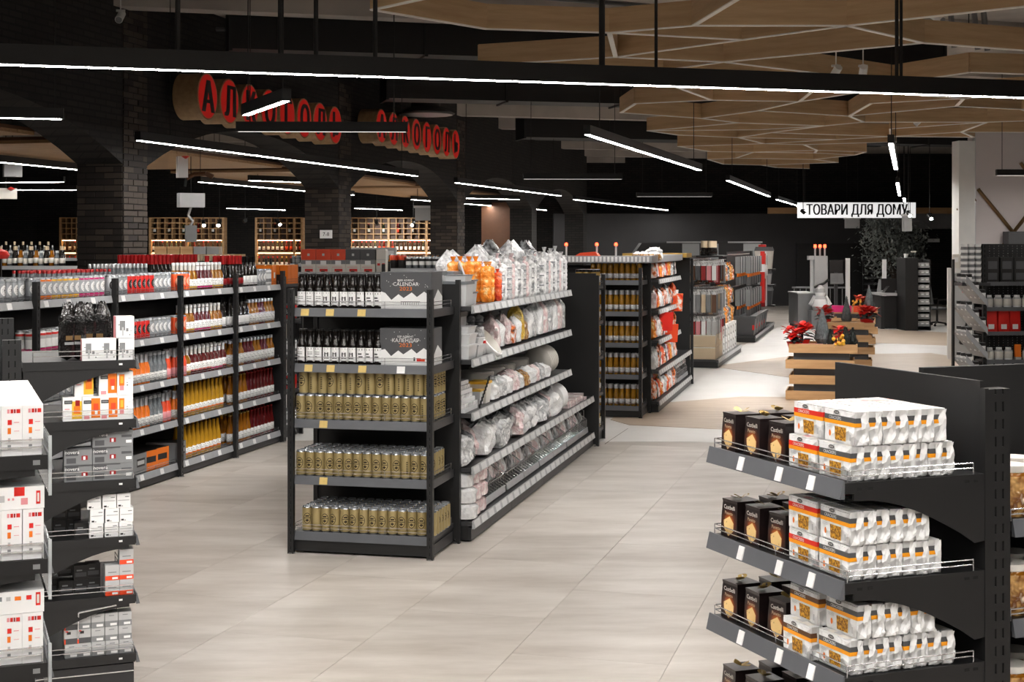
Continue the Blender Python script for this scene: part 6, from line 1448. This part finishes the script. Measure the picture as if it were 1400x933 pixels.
def small(fr, x, y, z, kind, label, grp, s=1):
    me = {'spool': lambda: M().lathe([(.032,0,'white'),(.036,.01,'white'),(.036,.06,'white'),(.036,.065,'ink'),(.036,.09,'ink'),(.02,.095,'grey')],10).mesh('pot', True),
          'redbox': lambda: M().frustum((.06,.05),(.055,.045),0,.24,'red').box(-.03,.03,-.052,-.048,.03,.08,'white').mesh('red_bottle'),
          'dark': lambda: M().box(-.07,.07,-.06,.06,0,.26,'ink').box(-.05,.05,-.062,-.06,.03,.1,'grey_dark').box(-.05,.05,-.062,-.06,.14,.22,'grey_dark').mesh('dark_box'),
          'white': lambda: M().lathe([(.04,0,'white'),(.045,.02,'white'),(.045,.09,'offwhite'),(.03,.11,'grey_light'),(.03,.13,'white')],10).mesh('white_pot', True),
          'tube': lambda: M().frustum((.03,.02),(.034,.006),0,.16,'orange').box(-.032,.032,-.022,.022,0,.03,'grey_light').mesh('cream_tube'),
          'hang': lambda: M().box(-.05,.05,-.012,.012,0,.24,'white').box(-.04,.04,-.014,-.012,.04,.14,'orange').mesh('hanging_pack'),
          'pinkp': lambda: M().box(-.05,.05,-.012,.012,0,.3,'white').box(-.03,.04,-.014,-.012,.04,.26,'magenta').mesh('pink_pack')}[kind]
    return put({'spool':'lidded_pot','redbox':'red_bottle','dark':'dark_gift_box','white':'white_pot','tube':'cream_tube','hang':'orange_pack','pinkp':'magenta_pack'}[kind], cached(('small', kind), me), fr, x, y, z, RND.uniform(-6, 6), label, {'spool':'pot','redbox':'bottle','dark':'gift box','white':'pot','tube':'tube','hang':'pack','pinkp':'pack'}[kind], grp)
for q in range(5): small(VF, .1+q*.155, .14, 1.661, 'dark', f'{nth(q)} dark gift box on the top shelf of cosmetics rack', 'dark gift boxes')
for q in range(2): small(VF, .2+q*.3, .16, 1.922, 'dark', f'{nth(q)} dark gift box stacked high on the cosmetics rack', 'stacked dark gift boxes') if False else None
for q in range(7): small(VF, .08+q*.1, .12, 1.401, 'white', f'{nth(q)} white pot, fourth shelf of cosmetics rack', 'white pots fourth shelf')
for q, x in enumerate((.09, .22, .34)): small(VF, x, .12, 1.151, 'redbox', f'{nth(q)} bright red bottle on the cosmetics rack', 'bright red bottles')
for q in range(6): small(VF, .08+q*.1, .1, .861, 'tube' if q == 3 else 'white', f'{nth(q)} pot, second shelf of cosmetics rack', 'pots second shelf')
for q in range(6): small(VF, .08+q*.1, .1, .721, 'white', f'{nth(q)} white pot, lowest shelf of cosmetics rack', 'white pots lowest shelf')
# slanted trays on its left and right
for t, z in enumerate((.75, 1.02, 1.28, 1.56)):
    for sd, (xa, za, xb, zb) in enumerate(((-.25, z+.12, -.035, z-.12), (.42, z+.16, .95, z-.24))):
        nm = 'slanted_tray'; ob(nm, M().prism([(xa,za),(xb,zb),(xb,zb+.02),(xa,za+.02)], 'y', -.12 if sd == 0 else -.35, .26 if sd == 0 else -.05, 'rail_pale').prism([(xa-.01,za-.01),(xb,zb-.02),(xb,zb+.05),(xa-.01,za+.06)], 'y', -.13 if sd == 0 else -.36, -.12 if sd == 0 else -.35, 'rail_pale').mesh(nm), v_)
        for q in range(3 if sd == 0 else 5):
            for r_ in range(3 if sd == 0 else 1):
                u = (q+.5)/(3 if sd == 0 else 5); x = xa+(xb-xa)*u; zz = za+(zb-za)*u+.021
                small(VF, x, (-.07 if sd == 0 else -.22)+r_*.11, zz, 'spool' if sd == 0 else ('hang' if q != 3 else 'pinkp') if t % 2 else 'white', f'{nth(q)} item in {("front","second","back")[r_]} row of {nth(t)} slanted tray, {("pot","pack")[sd]} side', f'slanted tray goods {sd}')
ob('tray_post', M().box(-.27, -.25, .2, .24, 0, 1.9, 'black_metal').mesh('tray_post'), v_); ob('tray_post', M().box(.93, .97, -.2, -.16, 0, 2.0, 'black_metal').mesh('tray_post'), v_)
for q in range(6): put('spool_tower', M().lathe([(.034,0,'white')]+[(.034 if i % 2 else .028, .03*i+.01, 'white' if i % 2 else 'grey') for i in range(14)],10).mesh('spool_tower', True), VF, -.21+q*.036, .04+.11*(q % 2), 1.66, 0, f'{nth(q)} white ribbed cup tower above the slanted trays', 'cup tower', 'white ribbed cup towers')
ob('tower_shelf', M().box(-.26, .04, -.02, .26, 1.63, 1.66, 'shelf_steel').mesh('tower_shelf'), v_)
# ------------------------------------------------------------------ wine wall and background racks
def wine_unit(x0, x1, Y, label):
    fr = Fr(x0, Y); w = x1-x0; r_ = empty('wine_cabinet', fr, label, 'wine cabinet')
    ob('back_board', M().box(0, w, .4, .43, .9, 2.8, 'brown').mesh('back_board'), r_)
    nv = max(3, int(w/.2)); 
    for q in range(nv+1):
        x = w*q/nv; big = q % 5 == 0 or q == nv
        ob('upright', M().box(x-(.03 if big else .012), x+(.03 if big else .012), 0 if big else .02, .4, 0 if big else 2.2, 2.8, 'wine_wood').mesh('upright'), r_)
    for z in (2.2, 2.35, 2.5, 2.65, 2.79): ob('crossboard', M().box(0, w, .01, .4, z-.012, z+.012, 'wine_wood').mesh('crossboard'), r_)
    for z in (1.0, 1.42, 1.85): ob('shelf', M().box(0, w, -.02, .4, z-.02, z+.02, 'wine_wood').mesh('shelf'), r_)
    ob('light_strip', M().box(.05, w-.05, .04, .07, 2.165, 2.18, 'cabinet_light').mesh('light_strip'), r_); ob('light_strip', M().box(.05, w-.05, .04, .07, 1.815, 1.828, 'cabinet_light').mesh('light_strip'), r_)
    me = [bottle_mesh(f'wn{q}', .3, .038, g, c_, (.15,.45,l_), neck=.36, caph=.18, n=8) for q, (g, c_, l_) in enumerate((('glass_dark','cap_black','white'),('glass_dark','cap_red','offwhite'),('glass_green','gold','white'),('glass_wine','cap_red','orange_red')))]
    for z in (1.42, 1.85):
        k = int(w/.12)
        for q in range(k): put('wine_bottle', me[(q//3+RND.randrange(2)) % 4], fr, .06+q*w/k, .16, z+.021, 0, f'{nth(q) if q < 39 else "last"} wine bottle, {("lower","upper")[z > 1.6]} shelf, {label.split(" cabinet")[0][-28:].strip()}', 'wine bottle', f'wine bottles {label[:18]}')
    if w > 1:
        for q in range(int(w/.4)): put('wine_bottle', me[q % 4], fr, .1+q*.4, .1, 2.363, 0, f'{nth(q)} wine bottle in a cubbyhole, {label.split(" cabinet")[0][-24:].strip()}', 'wine bottle', 'cubbyhole bottles')
wine_unit(-9.9, -7.9, 40, 'honey wood first wine cabinet between the pillars'); wine_unit(-7.0, -5.75, 40, 'honey wood second wine cabinet before the pillar'); wine_unit(-4.45, -2.15, 40.3, 'honey wood third wine cabinet past the pillar'); wine_unit(-12.35, -11.9, 40, 'honey wood narrow wine cabinet far left')
def plain_rack(fr, w, zt, label, d=.5):
    r_ = empty('background_rack', fr, label, 'shelf rack')
    for z in (.12, .5, .9, 1.3): ob('shelf', M().box(0, w, 0, d, z-.03, z, 'shelf_steel').mesh('shelf'), r_)
    s_ = shelf(r_, fr, 0, 0, zt, 0, w, d, 'rail_pale', .05, (), wire=False)
    for x in (0, w-.04): ob('post', M().box(x, x+.04, .01, .05, 0, zt+.1, 'black_metal').mesh('post'), r_); ob('post', M().box(x, x+.04, d-.05, d, 0, zt+.1, 'black_metal').mesh('post'), r_)
    ob('back_panel', M().box(.04, w-.04, d-.02, d, .1, zt, 'black_panel').mesh('back_panel'), r_)
    return s_
# tea gift rack
TFr = Fr(-2.62, 17.0, 0, -3); ts = plain_rack(TFr, 1.15, 1.727, 'black rack of red and grey gift cartons')
ru = carton_mesh('ru', .17, .17, .125, 'orange_red', [('f',.42,.58,.38,.6,'grey_light')]); gu = carton_mesh('gu', .17, .17, .125, 'grey_dark', [('f',.42,.58,.38,.6,'grey_light')])
lo = carton_mesh('lo', .17, .17, .145, 'offwhite', [('f',0,1,.68,1,'grey'),('f',.3,.7,.6,.95,'white'),('f',.25,.8,.08,.3,'red'),('f',.35,.6,.05,.16,'brown'),('f',.1,.8,.42,.46,'pink')])
for q in range(5):
    for r_ in range(2):
        put('gift_carton', lo, ts, .25+q*.174, .12+r_*.18, 0, 0, f'{nth(q)} fruit gift carton, {("front","back")[r_]} row on the gift rack', 'gift carton', 'fruit gift cartons'); put('gift_carton', ru if q < 3 else gu, ts, .25+q*.174, .12+r_*.18, .146, 0, f'{nth(q)} {("red" if q < 3 else "grey")} gift carton stacked on top, {("front","back")[r_]} row of gift rack', 'gift carton', 'stacked gift cartons')
put('white_carton', carton_mesh('wct2', .11, .17, .27, 'offwhite', [('f',.1,.4,.3,.4,'red'),('f',.6,.9,.3,.4,'red'),('f',0,1,.54,.56,'grey_light')]), ts, 1.1, .12, 0, 0, 'tall white carton at the end of the gift rack', 'carton')
for q in range(5): put('gift_carton', lo, TFr.sub(0,0,1.301), .12+q*.2, .12, 0, 0, f'{nth(q)} fruit gift carton, lower shelf of gift rack', 'gift carton', 'lower fruit gift cartons')
NFr = Fr(-1.72, 20.2, 0, -3); ns = plain_rack(NFr, 1.5, 1.72, 'black rack of jars behind the tableware run')
P['kj'] = pd('canister', can_mesh('kj', .2, .05, [(.6,'ink'),(.75,'orange_red'),(1,'orange_red')], 10), .11, 'black and orange canister', 'canister'); P['wj2'] = pd('white_jar', can_mesh('wj2', .17, .042, [(.3,'glass_clear'),(.6,'white'),(.8,'ink'),(1,'silver')], 10), .09, 'clear jar with white label', 'jar'); P['dj'] = pd('small_bottle', bottle_mesh('dj', .26, .034, 'glass_amber', 'cap_black', (.2,.5,'offwhite'), n=10), .08, 'brown bottle with pale label', 'bottle')
stock(ns, seq('kj kj wj2 wj2 wj2 wj2 wj2 wj2 wj2 wj2 wj2 wj2 wj2 wj2'), .02, .02, 'jar rack top', rows=2)
N2 = Fr(-2.4, 25.0, 0, -3); ns = plain_rack(N2, 2.4, 1.62, 'black rack of brown bottles far in the middle'); stock(ns, seq('dj '*14+'rj '*13), .02, .02, 'brown bottle rack top', rows=2)
# racks beyond the arches
M1 = Fr(-9.6, 22.5, 0, 0); ns = plain_rack(M1, 3.3, 1.72, 'black rack of bottles beyond the first arch'); stock(ns, seq('rf bf dj '*6+'dj wj bf '*5), .02, .02, 'arch rack top', rows=2)
M2 = Fr(-11.5, 27.5, 0, 0); ns = plain_rack(M2, 3.6, 1.8, 'farther black rack of bottles beyond the first arch'); stock(ns, seq('bf wj '*18), .02, .02, 'farther arch rack top', rows=1)
put('red_cap_sign', M().lathe([(.1,0,'red'),(.13,.05,'red'),(.1,.1,'red'),(.03,.13,'red')],16).mesh('red_cap_sign', True), Fr(-7.0, 20.0), 0, 0, 1.86, 0, 'rounded red topper above the bottle racks', 'topper')
put('topper_stand', M().box(-.02,.02,-.02,.02,0,1.86,'black_metal').box(-.2,.2,-.2,.2,0,.03,'black_metal').mesh('topper_stand'), Fr(-7.0,20.0), 0, 0, 0, 0, 'thin black stand under the red topper', 'stand')
M3 = Fr(-6.1, 24.5, 0, 0); ns = plain_rack(M3, 2.0, 1.72, 'black rack of wooden wine cases behind the pillar')
for q in range(7): put('wine_case', M().box(-.1,.1,-.16,.16,0,.17,'wine_wood').box(-.06,.06,-.162,-.16,.05,.12,'beige').mesh('wine_case'), ns, .15+q*.22, .2, 0, 0, f'{nth(q)} pale wooden wine case behind the first pillar', 'wine case', 'wooden wine cases')
for q in range(5): put('wine_case', M().box(-.1,.1,-.16,.16,0,.13,'silver' if q > 2 else 'wine_wood').mesh('wine_case'), ns, .2+q*.22, .2, .171, 0, f'{nth(q)} wine case stacked on top behind the first pillar', 'wine case', 'stacked wine cases')
M4 = Fr(-4.1, 27.0, 0, 0); ns = plain_rack(M4, 2.2, 1.7, 'black rack of silver boxes beyond the second arch'); stock(ns, seq('gj gj gj gj gj gj gj bf bf bf wj wj wj wj gj gj gj'), .02, .02, 'second arch rack top', rows=1)
for q in range(5): put('silver_carton', carton_mesh('slc', .2, .2, .3, 'grey' if q % 2 else 'grey_light', [('f',.2,.8,.5,.8,'white')]), M4.sub(0,.2,1.701), 1.5+q*.16-.3, .14, 0, 0, f'{nth(q)} grey carton standing beyond the second arch', 'carton', 'grey cartons beyond the arch')
